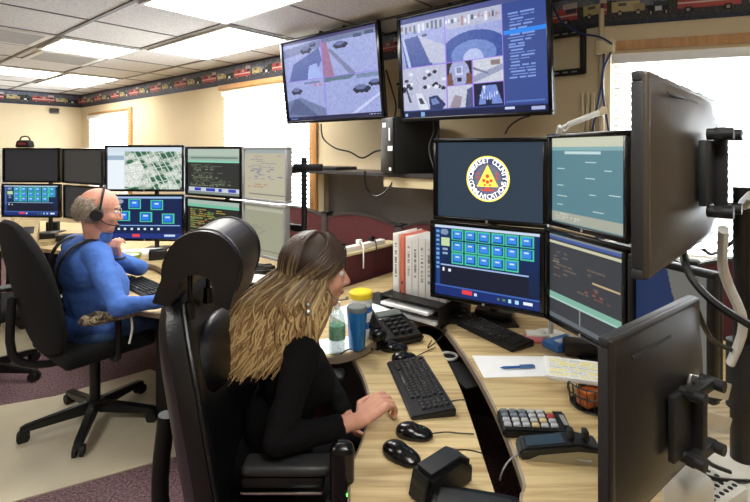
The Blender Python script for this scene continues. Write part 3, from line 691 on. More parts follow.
# ---------------------------------------------------------------- partition panels
def arch_panel(label, u0, u1, v, z0, zt, rise=.05, th=.05):
    a = UV(u1, v); b = UV(u0, v); d = b-a; L = d.length; t = thing('partition_panel', label, 'partition', ((a+b)/2), math.atan2(d.y, d.x), 'burgundy partition panels')
    pts = [(-L/2, 0), (L/2, 0)]; n = 14
    for i in range(n+1):
        x = L/2-L*i/n; pts.append((x, zt-rise+rise*math.sin(PI*i/n)**.8 if 0 < i < n else zt-rise))
    MB().prism_ax(pts, -th/2, th/2, Matrix.Identity(4)).build('fabric_panel', M_BURG, t, smooth=False)
    tp = MB(); prev = None
    top = pts[2:]
    for p, q in zip(top, top[1:]):
        c = ((p[0]+q[0])/2, 0, (p[1]+q[1])/2+.004); ll = math.hypot(q[0]-p[0], q[1]-p[1])+.004
        tp.box(c, (ll, th+.008, .012), rot=Matrix.Rotation(-math.atan2(q[1]-p[1], q[0]-p[0]), 4, 'Y'))
    tp.build('top_trim', M_BURGE, t, smooth=False); return t
def upost(u, v, zt, label):
    c = UV(u, v); t = thing('partition_post', label, 'post', (c.x, c.y, 0), ANG)
    MB().box((0, 0, zt/2), (.06, .07, zt), .012).build('post', M_BURGE, t); MB().box((0, 0, zt+.008), (.066, .076, .018), .006).build('cap', M_BLKM, t)
def ux(px, v=2.55):
    k = (px-CX)/F; Y = v/(k*SV+CV); return -CV*k*Y+SV*Y
posts = [(263, 1.05), (327, 1.065), (401, 1.04), (470, 1.04), (560, 1.04), (690, 1.04), (830, 1.04)]
lab = ['burgundy curved panel behind the black monitor post', 'burgundy arched panel between the two posts under the shelf', 'burgundy arched panel behind the white binders', 'burgundy panel behind the emblem monitors', 'burgundy panel behind the teal monitors', 'burgundy panel under the window at the right edge']
for (p0, z_), (p1, _), l in zip(posts, posts[1:], lab): arch_panel(l, ux(p1)+.034, ux(p0)-.034, 2.55, 0, 1.085)
pl = ['charcoal partition post hidden behind the pale olive monitor', 'charcoal partition post left of the arched panel', 'charcoal partition post above the white binders', 'charcoal partition post behind the emblem monitor', 'charcoal partition post behind the teal monitor', 'charcoal partition post under the bright window', 'charcoal partition post at the far right end']
for (p, z_), l in zip(posts, pl): upost(ux(p), 2.55, z_, l)
# panels behind his monitors
arch_panel('burgundy panel behind the aerial map monitors', 2.95, 4.1, 2.55, 0, 1.0); arch_panel('burgundy panel behind the far blank monitors', 4.15, 5.3, 2.55, 0, 1.0)
# divider with ledge
a = UV(1.95, 1.62); b = UV(1.95, 2.51); d = b-a; dv = thing('divider_panel', 'low burgundy divider with cream ledge behind the woman\'s face', 'partition', (a+b)/2, math.atan2(d.y, d.x))
MB().box((0, 0, .465), (d.length, .05, .93), .004).build('fabric_panel', M_BURG, dv)
MB().box((0, 0, .937), (d.length, .1, .016), .004).build('ledge', M_CREAM, dv)
ps = thing('power_strip', 'white power strip with black plugs lying on the divider ledge', 'power strip', (a+b)/2+Vector((0, 0, .945)), math.atan2(d.y, d.x))
MB().box((0, 0, .015), (.66, .045, .03), .006).build('housing', M_WHITE, ps)
for i, x in enumerate((-.2, -.05, .1, .22)):
    MB().box((x, 0, .044), (.035, .03, .028), .006).tube([(x, -.012, .045), (x-.02, -.05, .03), (x-.05, -.08, -.03), (x-.04, -.07, -.1)], .004, 6).build('plug', M_BLK if i != 2 else M_WHITE, ps)

# ---------------------------------------------------------------- overhead shelf + tower
sh = thing('wall_shelf', 'dark topped cream shelf unit below the televisions', 'shelf', UV(2.2, 2.58), ANG)
def shl(u, v): return UV(u, v)
m = MB(); m.prism([xy(UV(1.42, 2.42)), xy(UV(1.42, 2.78)), xy(UV(3.0, 2.78)), xy(UV(3.0, 2.42))], 1.375, 1.40, .003); m.build('shelf_top', mat('dark_laminate', (66, 62, 62), .4), sh, world=True, smooth=False)
m = MB(); m.prism([xy(UV(1.42, 2.44)), xy(UV(1.42, 2.47)), xy(UV(1.98, 2.47)), xy(UV(1.98, 2.44))], 1.31, 1.375); m.build('apron', M_CREAM, sh, world=True, smooth=False)
m = MB(); m.prism([xy(UV(1.52, 2.66)), xy(UV(1.52, 2.79)), xy(UV(1.60, 2.79)), xy(UV(1.60, 2.66))], 0, 1.375); m.build('support', M_CREAM, sh, world=True, smooth=False)
m = MB(); m.prism([xy(UV(2.84, 2.72)), xy(UV(2.84, 2.79)), xy(UV(2.90, 2.79)), xy(UV(2.90, 2.72))], 0, 1.375); m.build('support', M_CREAM, sh, world=True, smooth=False)
m = MB(); m.prism([xy(UV(1.60, 2.775)), xy(UV(1.60, 2.795)), xy(UV(2.84, 2.795)), xy(UV(2.84, 2.775))], .1, 1.375); m.build('back_panel', M_WALLG, sh, world=True, smooth=False)
c = UV(1.83, 2.54)
tw = thing('computer_tower', 'black computer tower standing on the shelf between the televisions', 'computer', (c.x, c.y, 1.40), math.radians(207))
MB().box((0, 0, .18), (.34, .17, .36), .008).build('case', M_BLKM, tw)
MB().box((.176, 0, .18), (.014, .165, .35), .006).build('front_panel', M_BLK, tw)
for c_, d_ in (((.184, .05, .16), (.002, .06, .03)), ((.184, .05, .03), (.002, .025, .02)), ((.184, .04, .25), (.002, .016, .08)), ((.184, -.03, .31), (.002, .04, .03))): MB().box(c_, d_).build('sticker', M_PAPER, tw)
m = MB(); c2 = UV(2.65, 2.6, 1.40)
bx = thing('closed_laptop', 'thin black closed laptop lying on the dark shelf', 'laptop', c2, ANG)
MB().box((0, 0, .008), (.36, .24, .014), .004).build('base', M_BLK, bx); MB().box((0, 0, .019), (.36, .24, .007), .003).build('lid', M_DGREY, bx)
def cable(label, pts, r=.004, m=M_BLK, name='cable', group=None):
    p0 = Vector(pts[0]); mb = MB(); mb.tube([Vector(p)-p0 for p in pts], r, 6); o = mb.build(name, m); o.location = p0; tag(o, label, 'cable', group); return o
cable('black cable hanging in a loop under the dark shelf', [PY(365, 171, 3.15), PY(366, 186, 3.15), PY(374, 196, 3.15), PY(384, 193, 3.1), PY(392, 183, 3.1), PY(393, 177, 3.1)], .006)
cable('black cable sagging below the left television', [PY(321, 124, 3.55), PY(323, 138, 3.5), PY(335, 148, 3.45), PY(350, 152, 3.4), PY(362, 158, 3.35), PY(374, 152, 3.3), PY(382, 150, 3.25)], .006)
cable('dark cable hanging between the two televisions', [PY(386, 70, 3.3), PY(392, 90, 3.25), PY(396, 108, 3.2), PY(392, 128, 3.3), PY(396, 145, 3.3)], .006)
for i, (dx, l) in enumerate(((0, 'black cable bundle strand right of the computer tower'), (5, 'second black cable strand hanging right of the computer tower'))):
    cable(l, [PY(431+dx, 112, 3.0), PY(434+dx, 130, 3.0), PY(429+dx, 148, 3.0), PY(434+dx, 168, 2.95)], .006)
cable('thin black cable behind the top of the emblem monitor', [PY(505, 134, 2.6), PY(510, 126, 2.6), PY(520, 119, 2.55), PY(530, 116, 2.5)], .005)

# small box + power outlets between televisions
nt_ = thing('wall_box', 'small black box fixed to the wall between the televisions', 'box', UV(2.02, 2.77, 1.93), ANG)
MB().box((0, 0, 0), (.16, .04, .16), .006).build('body', M_BLKM, nt_); MB().box((0, .0, .1), (.19, .035, .02), .004).build('bracket', M_BLK, nt_)

# spare mount on right of TV: on wall A at px 553-580
k = (567-CX)/F; Yw = V_A/(k*SV+CV); mp = Vector((k*Yw, Yw, 0))
vm = thing('wall_mount_plate', 'empty black television bracket on the wall right of the televisions', 'bracket', (mp.x-SV*.02, mp.y-CV*.02, H+96/F*Yw), ANG)
m = MB()
for s in (-1, 1): m.box((s*.095, 0, 0), (.03, .02, .25), .003); m.box((0, 0, s*.11), (.2, .02, .035), .003)
m.build('plate', M_BLKM, vm)
m = MB()
for s in (-1, 1):
    for x in (-.05, 0, .05): m.box((x, -.011, s*.11), (.03, .003, .008)); m.box((x, .011, s*.11), (.03, .003, .008))
m.build('slots', M_GREY, vm)
# conduit, raceways and junction at corner
def wallpt(px, py, off=.0):
    k = (px-CX)/F; Y = (V_A-off)/(k*SV+CV); return Vector((k*Y, Y, H-(py-HY)/F*Y))
cn = thing('cable_conduit', 'cream conduit with junction box running up the wall corner', 'conduit', wallpt(600, 250, .02)); 
MB().cyl(wallpt(601.5, 9, .02), wallpt(601.5, 300, .02), .014, n=10).build('pipe', M_CREAM, cn, world=True)
MB().box(wallpt(606, 47, .035), (.09, .05, .075), .005, rot=ANG).build('junction_box', M_CREAM, cn, world=True)
rw = thing('wall_raceway', 'row of cream cable channels on the wall above the teal monitor', 'raceway', wallpt(587, 160, .015))
for p in (583, 588, 593):
    MB().box((wallpt(p, 94, .015)+wallpt(p, 200, .015))/2, (.018, .02, .6), .003, rot=ANG).build('channel', M_CREAM, rw, world=True)
cable('blue network cable hanging down beside the right window', [wallpt(604, 53, .05), wallpt(603, 75, .05), wallpt(599, 100, .05), wallpt(594, 122, .05), wallpt(592, 135, .05)], .006, M_BLUEC)
cable('blue network cable crossing in front of the conduit', [wallpt(611, 52, .06), wallpt(603, 72, .06), wallpt(603, 95, .06), wallpt(607, 120, .06), wallpt(609, 133, .06)], .006, M_BLUEC)
cable('blue cable draped from the ceiling border to the junction box', [wallpt(552, 5, .06), wallpt(562, 22, .06), wallpt(580, 33, .06), wallpt(600, 37, .06), wallpt(612, 44, .06)], .006, M_BLUEC)
# desk lamp (white strip lamp)
lp = thing('task_lamp', 'white strip task lamp above the teal monitor', 'lamp', PY(560, 300, 1.95))
m = MB(); a_, b_ = PY(567, 125, 1.95), PY(603, 111, 1.9); d_ = (b_-a_)
q = Vector((1, 0, 0)).rotation_difference(d_.normalized()).to_matrix().to_4x4()
m.box((a_+b_)/2, (d_.length, .045, .022), .008, rot=q); m.build('lamp_head', M_WHITE, lp, world=True)
MB().box(b_, (.03, .05, .03), .006, rot=q).build('end_cap', M_CREAM, lp, world=True)
base_ = Vector((a_.x-.05, a_.y+.05, ZU)); MB().tube([base_, base_+Vector((-.01, 0, .4)), PY(557, 137, 2.0), PY(562, 128, 1.95), a_], .007, 8).tube([base_+Vector((.012, 0, 0)), base_+Vector((.002, 0, .4)), PY(560, 138, 2.0), PY(565, 131, 1.95), a_+Vector((.01, 0, -.005))], .004, 8).build('arm', M_WHITE, lp, world=True)
MB().cyl(base_, base_+Vector((0, 0, .02)), .06).build('base', M_WHITE, lp, world=True)

# mounting posts for monitor arrays
def mount(label, c, zt, bars, r=.018, base=.09):
    t = thing('monitor_mount', label, 'monitor mount', (c[0], c[1], ZU)); h = zt-ZU
    MB().cyl((0, 0, 0), (0, 0, h), r, n=14).build('pole', M_BLK, t)
    MB().box((0, 0, .006), (base*2, base*2, .012), .004).build('base_plate', M_BLK, t)
    for (p0, p1) in bars:
        m = MB(); p0 = Vector(p0); p1 = Vector(p1); d = p1-p0; q = Vector((1, 0, 0)).rotation_difference(d.normalized()).to_matrix().to_4x4()
        m.box((p0+p1)/2, (d.length, .03, .045), .006, rot=q); m.build('arm', M_BLK, t, world=True)
    return t
mount('black post holding the emblem and blue tile monitors', (.55, 2.2), 1.5, [((.55, 2.2, 1.4), (.5, 2.07, 1.4)), ((.55, 2.2, 1.08), (.5, 2.07, 1.08))])
mount('black post holding the teal and table monitors', (.86, 1.82), 1.5, [((.86, 1.82, 1.43), (.79, 1.72, 1.43)), ((.86, 1.82, 1.08), (.79, 1.72, 1.08)), ((.86, 1.82, 1.0), (.92, 1.42, 1.05))])
mount('black post behind the aerial map monitors', (-1.74, 3.8), 1.5, [((-1.74, 3.8, 1.41), (-1.74, 3.68, 1.41)), ((-1.74, 3.8, 1.04), (-1.74, 3.68, 1.04))])
mount('black post behind the text monitors', (-1.1, 3.55), 1.5, [((-1.1, 3.55, 1.4), (-1.13, 3.46, 1.4)), ((-1.1, 3.55, 1.03), (-1.13, 3.46, 1.03))])
mount('tall black post right of the silver monitors, above the woman\'s head', (-.45, 3.02), 1.5, [((-.45, 3.02, 1.43), (-.62, 3.14, 1.41)), ((-.45, 3.02, 1.05), (-.63, 3.14, 1.05)), ((-.33, 2.98, 1.44), (-.52, 3.04, 1.44))])
mount('black post behind the far left monitors', (-3.1, 4.55), 1.5, [((-3.1, 4.55, 1.4), (-3.1, 4.45, 1.4)), ((-3.1, 4.55, 1.1), (-3.1, 4.45, 1.1))])
mount('black post behind the far blank monitors', (-2.5, 4.35), 1.5, [((-2.5, 4.35, 1.4), (-2.6, 4.25, 1.4)), ((-2.5, 4.35, 1.1), (-2.6, 4.25, 1.1))])
# near right mount with silver arms
nm = thing('monitor_mount', 'near black pole with silver arms holding the two monitors seen from behind', 'monitor mount', (.885, 1.148, ZU))
MB().cyl((0, 0, 0), (0, 0, .28), .024, n=18).cyl((0, 0, .28), (0, 0, .70), .018, n=18).build('pole', M_BLK, nm)
MB().lathe([(.0, 0), (.11, 0), (.11, .012), (.06, .03), (.03, .045), (.001, .046)]).build('base', M_SILVP, nm)
def bar(p0, p1, w, h, mt, name, par, bev=.004):
    p0 = Vector(p0); p1 = Vector(p1); d = p1-p0; q = Vector((1, 0, 0)).rotation_difference(d.normalized()).to_matrix().to_4x4()
    return MB().box((p0+p1)/2, (d.length, w, h), bev, rot=q).build(name, mt, par, world=True)
# plane normals of near monitors (towards viewer's right)
nU = Vector((.70, -.715, 0)); cU = Vector((.66, 1.012, 1.508)); dU = Vector((.719, .695, 0)).normalized()
nL = Vector((.56, -.83, 0)); cL = Vector((.568, .952, 1.05)); dL = Vector((.828, .561, 0)).normalized()
def back_bracket(t, c, n, d, hh, name='vesa_bracket'):
    m = MB(); rt_ = Matrix.Rotation(math.atan2(d.y, d.x), 4, 'Z'); o = c+n*.062-d*.05
    m.box(o, (.12, .012, .12), .003, rot=rt_); m.box(o+n*.014+d*.02, (.022, .02, hh), .003, rot=rt_)
    for s in (-1, 1):
        for k2 in (-1, 1): m.cyl(o+d*(k2*.04+.02)+Vector((0, 0, s*hh*.42)), o+n*.04+d*(k2*.04+.02)+Vector((0, 0, s*hh*.42)), .011, n=10)
        m.box(o+n*.018+d*.02+Vector((0, 0, s*hh*.42)), (.1, .016, .02), .003, rot=rt_)
    return m.build(name, M_BLKM, t, world=True)
back_bracket(mon_up, cU-dU*.05, nU, dU, .17); back_bracket(mon_lo, cL+dL*.02, nL, dL, .14)
PO = Vector((.885, 1.148, 0))
a_ = cU+nU*.11+Vector((.02, .02, -.01)); MB().box(a_+dU*.04+nU*.03, (.13, .05, .095), .012, rot=math.atan2(dU.y, dU.x)).build('arm_housing', M_SILVP, nm, world=True)
MB().tube([a_+Vector((0, 0, -.04)), PO+Vector((-.01, -.02, 1.42)), PO+Vector((.03, -.04, 1.45)), a_+dU*.12+nU*.04+Vector((0, 0, 0))], .012, 8).build('arm_link', M_SILVP, nm, world=True)
for ya_, yb_ in ((383, 392), (415, 426)): bar(PY(688, ya_, .90), PY(729, yb_, 1.03), .006, .036, M_SILV, 'arm', nm)
MB().cyl(PO+Vector((0, 0, .93)), PO+Vector((0, 0, 1.09)), .032, n=18).build('clamp', M_BLKM, nm, world=True)
MB().tube([PO+Vector((-.035, -.01, 1.04)), PO+Vector((-.02, -.03, 1.14)), PO+Vector((-.07, -.05, 1.24)), PO+Vector((-.12, -.1, 1.3)), PO+Vector((-.14, -.13, 1.38))], .02, 10, flat=.5).build('curved_arm', M_SILVP, nm, world=True)
# cables
cable('thick black cable looping from the upper monitor back toward the right edge', [PY(683, 240, 1.05), PY(684, 258, 1.02), PY(690, 275, 1.0), PY(703, 292, .98), PY(722, 308, .96), PY(750, 325, .94), PY(775, 340, .92)], .008)
cable('thin black cable curving in front of the bright window', [PY(746, 205, 1.2), PY(742, 225, 1.2), PY(734, 240, 1.2), PY(722, 250, 1.18), PY(711, 254, 1.15), PY(704, 250, 1.12)], .004)
cable('black cable hanging behind the lower near monitor', [PY(700, 372, 1.0), PY(704, 400, 1.05), PY(700, 430, 1.05), PY(706, 460, 1.08), PY(730, 472, 1.1)], .005)
cable('black cable trailing over the perforated grey device', [PY(688, 468, 1.05), PY(700, 474, 1.07), PY(722, 480, 1.08), PY(760, 482, 1.1)], .005)
cable('grey power cable behind the lower near monitor', [PY(694, 300, 1.08), PY(706, 330, 1.1), PY(720, 345, 1.12), PY(760, 360, 1.15)], .006)

# perforated device
pd_ = thing('network_device', 'light grey perforated device on the desk behind the lower near monitor', 'device', P(706, 500, ZU), .5)
MB().box((0, 0, .02), (.13, .11, .04), .008).build('case', M_SILVP, pd_)
m = MB()
for i in range(6):
    for j in range(5): m.cyl((-.045+i*.018, -.036+j*.018, .0395), (-.045+i*.018, -.036+j*.018, .0412), .0055, n=8)
m.build('vent_holes', M_BLKM, pd_)
dm = thing('speaker_dome', 'rounded grey box standing on the desk beneath the lower near monitor', 'device', P(688, 520, ZU), .4)
MB().box((0, 0, .05), (.09, .07, .1), .02, seg=4).build('body', M_SILVP, dm)

# ---------------------------------------------------------------- office chairs
def five_star(t, z_hub=.1, r=.33, a0=.3, mt=M_BLK):
    m = MB(); m.cyl((0, 0, .07), (0, 0, .13), .045); m.cyl((0, 0, .13), (0, 0, .42), .028); m.build('gas_lift', M_BLK, t)
    for k in range(5):
        a = a0+2*PI*k/5; d = Vector((math.cos(a), math.sin(a), 0)); n = MB()
        n.prism_ax([(.03, .06), (r, .055), (r+.02, .07), (r, .085), (.03, .125)], -.022, .022, Matrix.Rotation(a, 4, 'Z'), .006)
        lg = n.build('base_leg', mt, t)
        c = MB(); pc = d*r; sd = Vector((-d.y, d.x, 0))
        for s in (-1, 1): c.cyl(pc+sd*s*.008+Vector((0, 0, .03)), pc+sd*s*.026+Vector((0, 0, .03)), .03, n=16)
        c.box(pc+Vector((0, 0, .05)), (.04, .045, .03), .01, rot=a); c.build('caster', M_BLKM, lg)
def curved_pad(w, h, th, curve=.05, nx=10, nz=12, top=.75, bot=.8, dish=0.0, pw=2.6):
    "upholstered back: local x right, y thickness (front = -y ... caller rotates), superellipse outline"
    t = bmesh.new(); F_, B_ = [], []
    for j in range(nz+1):
        ra, rb = [], []
        zz = -1+2*j/nz
        for i in range(nx+1):
            xx = -1+2*i/nx
            # map square to superellipse
            X = xx*(1-abs(zz)**pw*(1-(top if zz > 0 else bot))); Z = zz*(1-.12*abs(xx)**3)
            ed = max(abs(xx), abs(zz)); k_ = (1-ed**4)
            y_c = curve*(X**2)*-1+dish*zz*zz
            ra.append(t.verts.new((X*w/2, y_c-th*(.22+.28*k_), Z*h/2))); rb.append(t.verts.new((X*w/2, y_c+th*(.22+.28*k_), Z*h/2)))
        F_.append(ra); B_.append(rb)
    for j in range(nz):
        for i in range(nx):
            t.faces.new((F_[j][i], F_[j][i+1], F_[j+1][i+1], F_[j+1][i])); t.faces.new((B_[j][i], B_[j+1][i], B_[j+1][i+1], B_[j][i+1]))
    for j in range(nz):
        t.faces.new((F_[j][0], F_[j+1][0], B_[j+1][0], B_[j][0])); t.faces.new((F_[j][nx], B_[j][nx], B_[j+1][nx], F_[j+1][nx]))
    for i in range(nx):
        t.faces.new((F_[0][i], B_[0][i], B_[0][i+1], F_[0][i+1])); t.faces.new((F_[nz][i], F_[nz][i+1], B_[nz][i+1], B_[nz][i]))
    bmesh.ops.recalc_face_normals(t, faces=t.faces); return t
def subsurf(o, l=1):
    md = o.modifiers.new('s', 'SUBSURF'); md.levels = l; md.render_levels = l
def task_chair(label, c, face, back_h=.62, back_w=.48, arm=True, lean=8, top=.75, bx=-.27):
    "chair whose local +x is the facing direction"
    t = thing('office_chair', label, 'chair', (c[0], c[1], 0), face)
    five_star(t, a0=.35)
    m = MB(); m.box((0, 0, .47), (.48, .5, .09), .035, seg=4); subsurf(m.build('seat', M_FAB, t))
    m = MB(); m.box((0, 0, .415), (.3, .26, .04), .01); m.build('seat_plate', M_BLKM, t)
    m = MB(); m._add(curved_pad(back_w, back_h, .09, curve=.05, top=top), Matrix.Translation((bx, 0, .84)) @ Matrix.Rotation(math.radians(-lean), 4, 'Y') @ Matrix.Rotation(PI/2, 4, 'Z'))
    subsurf(m.build('backrest', M_FAB, t))
    m = MB(); m.tube([(-.1, 0, .40), (-.27, 0, .42), (bx-.06, 0, .52), (bx-.06, 0, .8)], .02, 10, flat=1); m.build('back_support', M_BLKM, t)
    if arm:
        for s in (-1, 1):
            m = MB(); m.tube([(0, s*.22, .42), (.0, s*.29, .44), (0, s*.30, .55), (0, s*.29, .65)], .016, 8); a = m.build('armrest', M_BLKM, t)
            MB().box((.02, s*.29, .665), (.25, .08, .03), .013, seg=3).build('arm_pad', M_BLK, a)
    return t
MANC = (-1.6, 2.72); MF = math.atan2(.6, .8)
task_chair('black fabric office chair holding the man in blue', MANC, math.radians(52), back_h=.74, back_w=.54, lean=13, top=.5, bx=-.33)
task_chair('black office chair cut off by the left edge of the photo', (-2.62, 3.2), .9, back_h=.5)

# her leather chair
WC = (-.33, 1.44)
wc = thing('executive_chair', 'black leather chair with tall curved headrest, holding the woman in black', 'chair', (WC[0], WC[1], 0), 0)
five_star(wc, a0=.2)
m = MB(); m.box((.03, .02, .43), (.5, .5, .1), .04, seg=4); subsurf(m.build('seat', M_LEATH, wc))
m = MB(); m.box((0, 0, .37), (.3, .26, .04), .01).build('seat_plate', M_BLKM, wc)
m = MB(); m._add(curved_pad(.52, .74, .13, curve=.07, top=.62, bot=.9), Matrix.Translation((-.19, .01, .79)) @ Matrix.Rotation(math.radians(-10), 4, 'Y') @ Matrix.Rotation(PI/2, 4, 'Z'))
br_ = m.build('backrest', M_LEATH, wc); subsurf(br_)
# piping around front edge
RB = Matrix.Translation((-.19, .01, .79)) @ Matrix.Rotation(math.radians(-10), 4, 'Y') @ Matrix.Rotation(PI/2, 4, 'Z')
pts = []
for i in range(33):
    zz = -1+2*i/32; X = .97*(1-abs(zz)**2.6*(1-(.62 if zz > 0 else .9))); pts.append(RB @ Vector((-X*.26, -.07*X*X*1-.032, zz*.37*.9)))
MB().tube(pts, .005, 6).build('piping', M_LEATH, br_)
m = MB()
for zc, hh in ((.95, .20), (.74, .2)):
    m.sph((-.175+(.95-zc)*-.16+.03, .01, zc), (.045, .19, hh*.52), 18, rot=Matrix.Rotation(math.radians(-10), 4, 'Y'))
m.build('back_cushion', M_LEATH, wc)
m = MB(); m.tube([(-.1, 0, .36), (-.26, 0, .38), (-.32, 0, .5), (-.3, 0, .75)], .025, 10).build('back_support', M_BLKM, wc)
# headrest arch, world coordinates
arc = []; n = 20
for i in range(n+1):
    a = math.radians(200-220*i/n); arc.append((math.cos(a)*.092, math.sin(a)*.105))
outer = [(-.108, -.105)]+[(x*1.12, z*1.05+.0) for x, z in arc]+[(.095, -.085)]
inner = [(.050, -.075)]+[(x*.50, z*.30-.04) for x, z in arc[::-1]]+[(-.060, -.105)]
prof = outer+inner
m = MB(); m.prism_ax(prof, -.14, .14, Matrix.Translation((-.468, 1.40, 1.225)) @ Matrix.Rotation(math.radians(2), 4, 'Z') @ Matrix.Rotation(math.radians(12), 4, 'Y'), .018)
hd = m.build('headrest', M_LEATH, wc, world=True); 
HM = Matrix.Translation((-.468, 1.40, 1.225)) @ Matrix.Rotation(math.radians(2), 4, 'Z') @ Matrix.Rotation(math.radians(12), 4, 'Y')
for yy_ in (-.112, .112): MB().tube([HM @ Vector((x, yy_, z)) for x, z in outer[1:-1]], .004, 6).build('piping', M_LEATH, hd, world=True)
for y in (1.30, 1.44):
    MB().cyl((-.505, y, 1.09), (-.505, y, 1.22), .0065, n=10).cyl((-.505, y, 1.09), (-.505, y, 1.135), .016, .012, n=12).build('headrest_post', M_BLK2, wc, world=True)
# armrests
for s, yy in ((-1, 1.285), (1, 1.80)):
    m = MB(); m.box((-.31, yy+s*-.0, .43), (.06, .05, .3), .01); m.box((-.31, (yy+1.52)/2, .36), (.05, abs(yy-1.52), .03), .006); a = m.build('armrest', M_BLKM, wc, world=True)
    MB().box((-.235, yy, .70), (.24, .07, .03), .014, seg=4).build('arm_pad', M_DGREY, a, world=True)
    MB().box((-.245, yy, .665), (.22, .045, .03), .006).build('arm_bracket', M_BLK, a, world=True)
    MB().box((-.245, yy-.03, .645), (.22, .006, .007), .002).build('chrome_strip', M_CHROME, a, world=True)
cp = thing('control_pod', 'black rounded control pod with small green light beside the leather chair arm', 'control pod', Q(341, 1.16, 0))
# stands on the near lower shelf support: a slim pod clipped to armrest front
p_ = Q(342, 1.20, .755)
MB().box(p_+Vector((0, 0, -.02)), (.062, .05, .16), .022, seg=4).build('pod', M_BLK2, cp, world=True)
MB().box(p_+Vector((.0, -.002, -.16)), (.085, .06, .16), .02, seg=3).cyl(p_+Vector((0, 0, -.755)), p_+Vector((0, 0, -.2)), .02).cyl(p_+Vector((0, 0, -.755)), p_+Vector((0, 0, -.72)), .1).build('stand', M_BLKM, cp, world=True)
MB().sph(P(0, 0, 0) if 0 else p_+Vector((.016, -.027, -.055)), .004, 8).build('indicator_light', emit('green_led', (90, 255, 90), 3), cp, world=True)
cp.name = 'control_pod'

# chair mats
def mat_slab(label, pts):
    c = sum((Vector((p[0], p[1], 0)) for p in pts), Vector())/len(pts)
    t = MB(); t.prism([(p[0]-c.x, p[1]-c.y) for p in pts], .0, .006); o = t.build('chair_mat', mat('beige_mat', (196, 186, 160), .45, var=.1, scale=3), smooth=False); o.location = c; tag(o, label, 'mat')
mat_slab('large beige chair mat under the man in blue', [xy(P(-120, 540, 0)), xy(P(180, 456, 0)), xy(P(300, 425, 0)), xy(P(150, 370, 0)), xy(P(55, 397, 0)), xy(P(-60, 417, 0))])
mat_slab('beige chair mat at the left edge near the cut off chair', [xy(P(-70, 372, 0)), xy(P(30, 354, 0)), xy(P(70, 343, 0)), xy(P(40, 318, 0)), xy(P(-60, 330, 0))])

# ---------------------------------------------------------------- people
def blob(name, prims, mats, parent, voxel=.005, smooth_it=6, pick=None):
    mb = MB()
    for p in prims:
        if p[0] == 'c':   # tapered capsule
            _, a, ra, b, rb = p[:5]; a = Vector(a); b = Vector(b); mb.cyl(a, b, ra, rb, 18); mb.sph(a, ra, 16); mb.sph(b, rb, 16)
        elif p[0] == 'e':  # ellipsoid centre radii rot
            mb.sph(p[1], p[2], 22, rot=p[3] if len(p) > 3 else None)
    me = bpy.data.meshes.new('tmp'); mb.bm.to_mesh(me); mb.bm.free(); o = bpy.data.objects.new('tmp', me); COL.objects.link(o)
    md = o.modifiers.new('r', 'REMESH'); md.mode = 'VOXEL'; md.voxel_size = voxel
    ms = o.modifiers.new('s', 'SMOOTH'); ms.iterations = smooth_it; ms.factor = .5
    dg = bpy.context.evaluated_depsgraph_get(); dg.update(); out = bpy.data.meshes.new_from_object(o.evaluated_get(dg)); bpy.data.objects.remove(o); bpy.data.meshes.remove(me)
    out.name = name; out.materials.clear()
    for x in mats: out.materials.append(x)
    if pick:
        for f in out.polygons: f.material_index = pick(f.center)
    out.polygons.foreach_set('use_smooth', [True]*len(out.polygons))
    if parent: out.transform(root_mx(parent).inverted())
    return link(name, out, parent)
def folds(o, amp=.006, scale=7):
    tx = bpy.data.textures.new('folds', 'CLOUDS'); tx.noise_scale = 1/scale; md = o.modifiers.new('d', 'DISPLACE'); md.texture = tx; md.strength = amp*2; md.texture_coords = 'LOCAL'
def lerp(a, b, t): return Vector(a)*(1-t)+Vector(b)*t
def frame(f, up=Vector((0, 0, 1))):
    f = Vector(f).normalized(); r = f.cross(up).normalized(); u = r.cross(f); return f, r, u
def rotm(f, r, u): return Matrix((f, r, u)).transposed().to_4x4()
def head_prims(c, f, r, u, s=1):
    R_ = rotm(f, r, u); g = lambda a, b, d: c+(f*a+r*b+u*d)*s; k = lambda *v: tuple(x*s for x in v); L = []
    L += [('e', g(-.012, 0, .035), k(.098, .077, .088), R_), ('e', g(.02, 0, -.02), k(.072, .066, .085), R_), ('e', g(.042, 0, -.072), k(.042, .044, .036), R_), ('e', g(.066, 0, -.088), k(.018, .02, .018), R_)]
    L += [('e', g(.072, 0, .03), k(.014, .045, .014), R_), ('c', g(.082, 0, .012), .009*s, g(.104, 0, -.022), .012*s), ('e', g(.092, .012, -.026), k(.012, .009, .008), R_), ('e', g(.092, -.012, -.026), k(.012, .009, .008), R_)]
    L += [('e', g(.081, 0, -.050), k(.012, .024, .007), R_), ('e', g(.080, 0, -.061), k(.012, .02, .008), R_)]
    for q in (-1, 1): L += [('e', g(.056, q*.042, -.022), k(.022, .02, .024), R_), ('e', g(-.012, q*.078, -.008), k(.018, .010, .032), R_)]
    return L
def eyes(t, c, f, r, u, s=1, brow=None):
    for q in (-1, 1):
        e_ = MB(); pc = c+(f*.070+r*q*.031+u*.010)*s; R_ = rotm(f, r, u)
        e_.sph(pc, .0125*s, 14); e_.mi = 1; e_.sph(pc+f*.0075*s, (.0062*s, .006*s, .006*s), 10); e_.mi = 2; e_.sph(pc+f*.011*s, .0035*s, 8)
        e_.build('eye', [mat('eye_white', (225, 220, 215), .3), mat('iris', (70, 60, 50), .3), M_BLK2], t, world=True)
        b = MB(); b.tube([c+(f*.080+r*q*.014+u*.030)*s, c+(f*.080+r*q*.032+u*.036)*s, c+(f*.066+r*q*.050+u*.030)*s], .0035*s, 6); b.build('eyebrow', brow, t, world=True)
    m = MB(); m.tube([c+(f*.086-r*.022-u*.0555)*s, c+(f*.094-u*.055)*s, c+(f*.086+r*.022-u*.0555)*s], .0035*s, 6); m.build('lips', mat('lips', (176, 96, 92), .4), t, world=True)
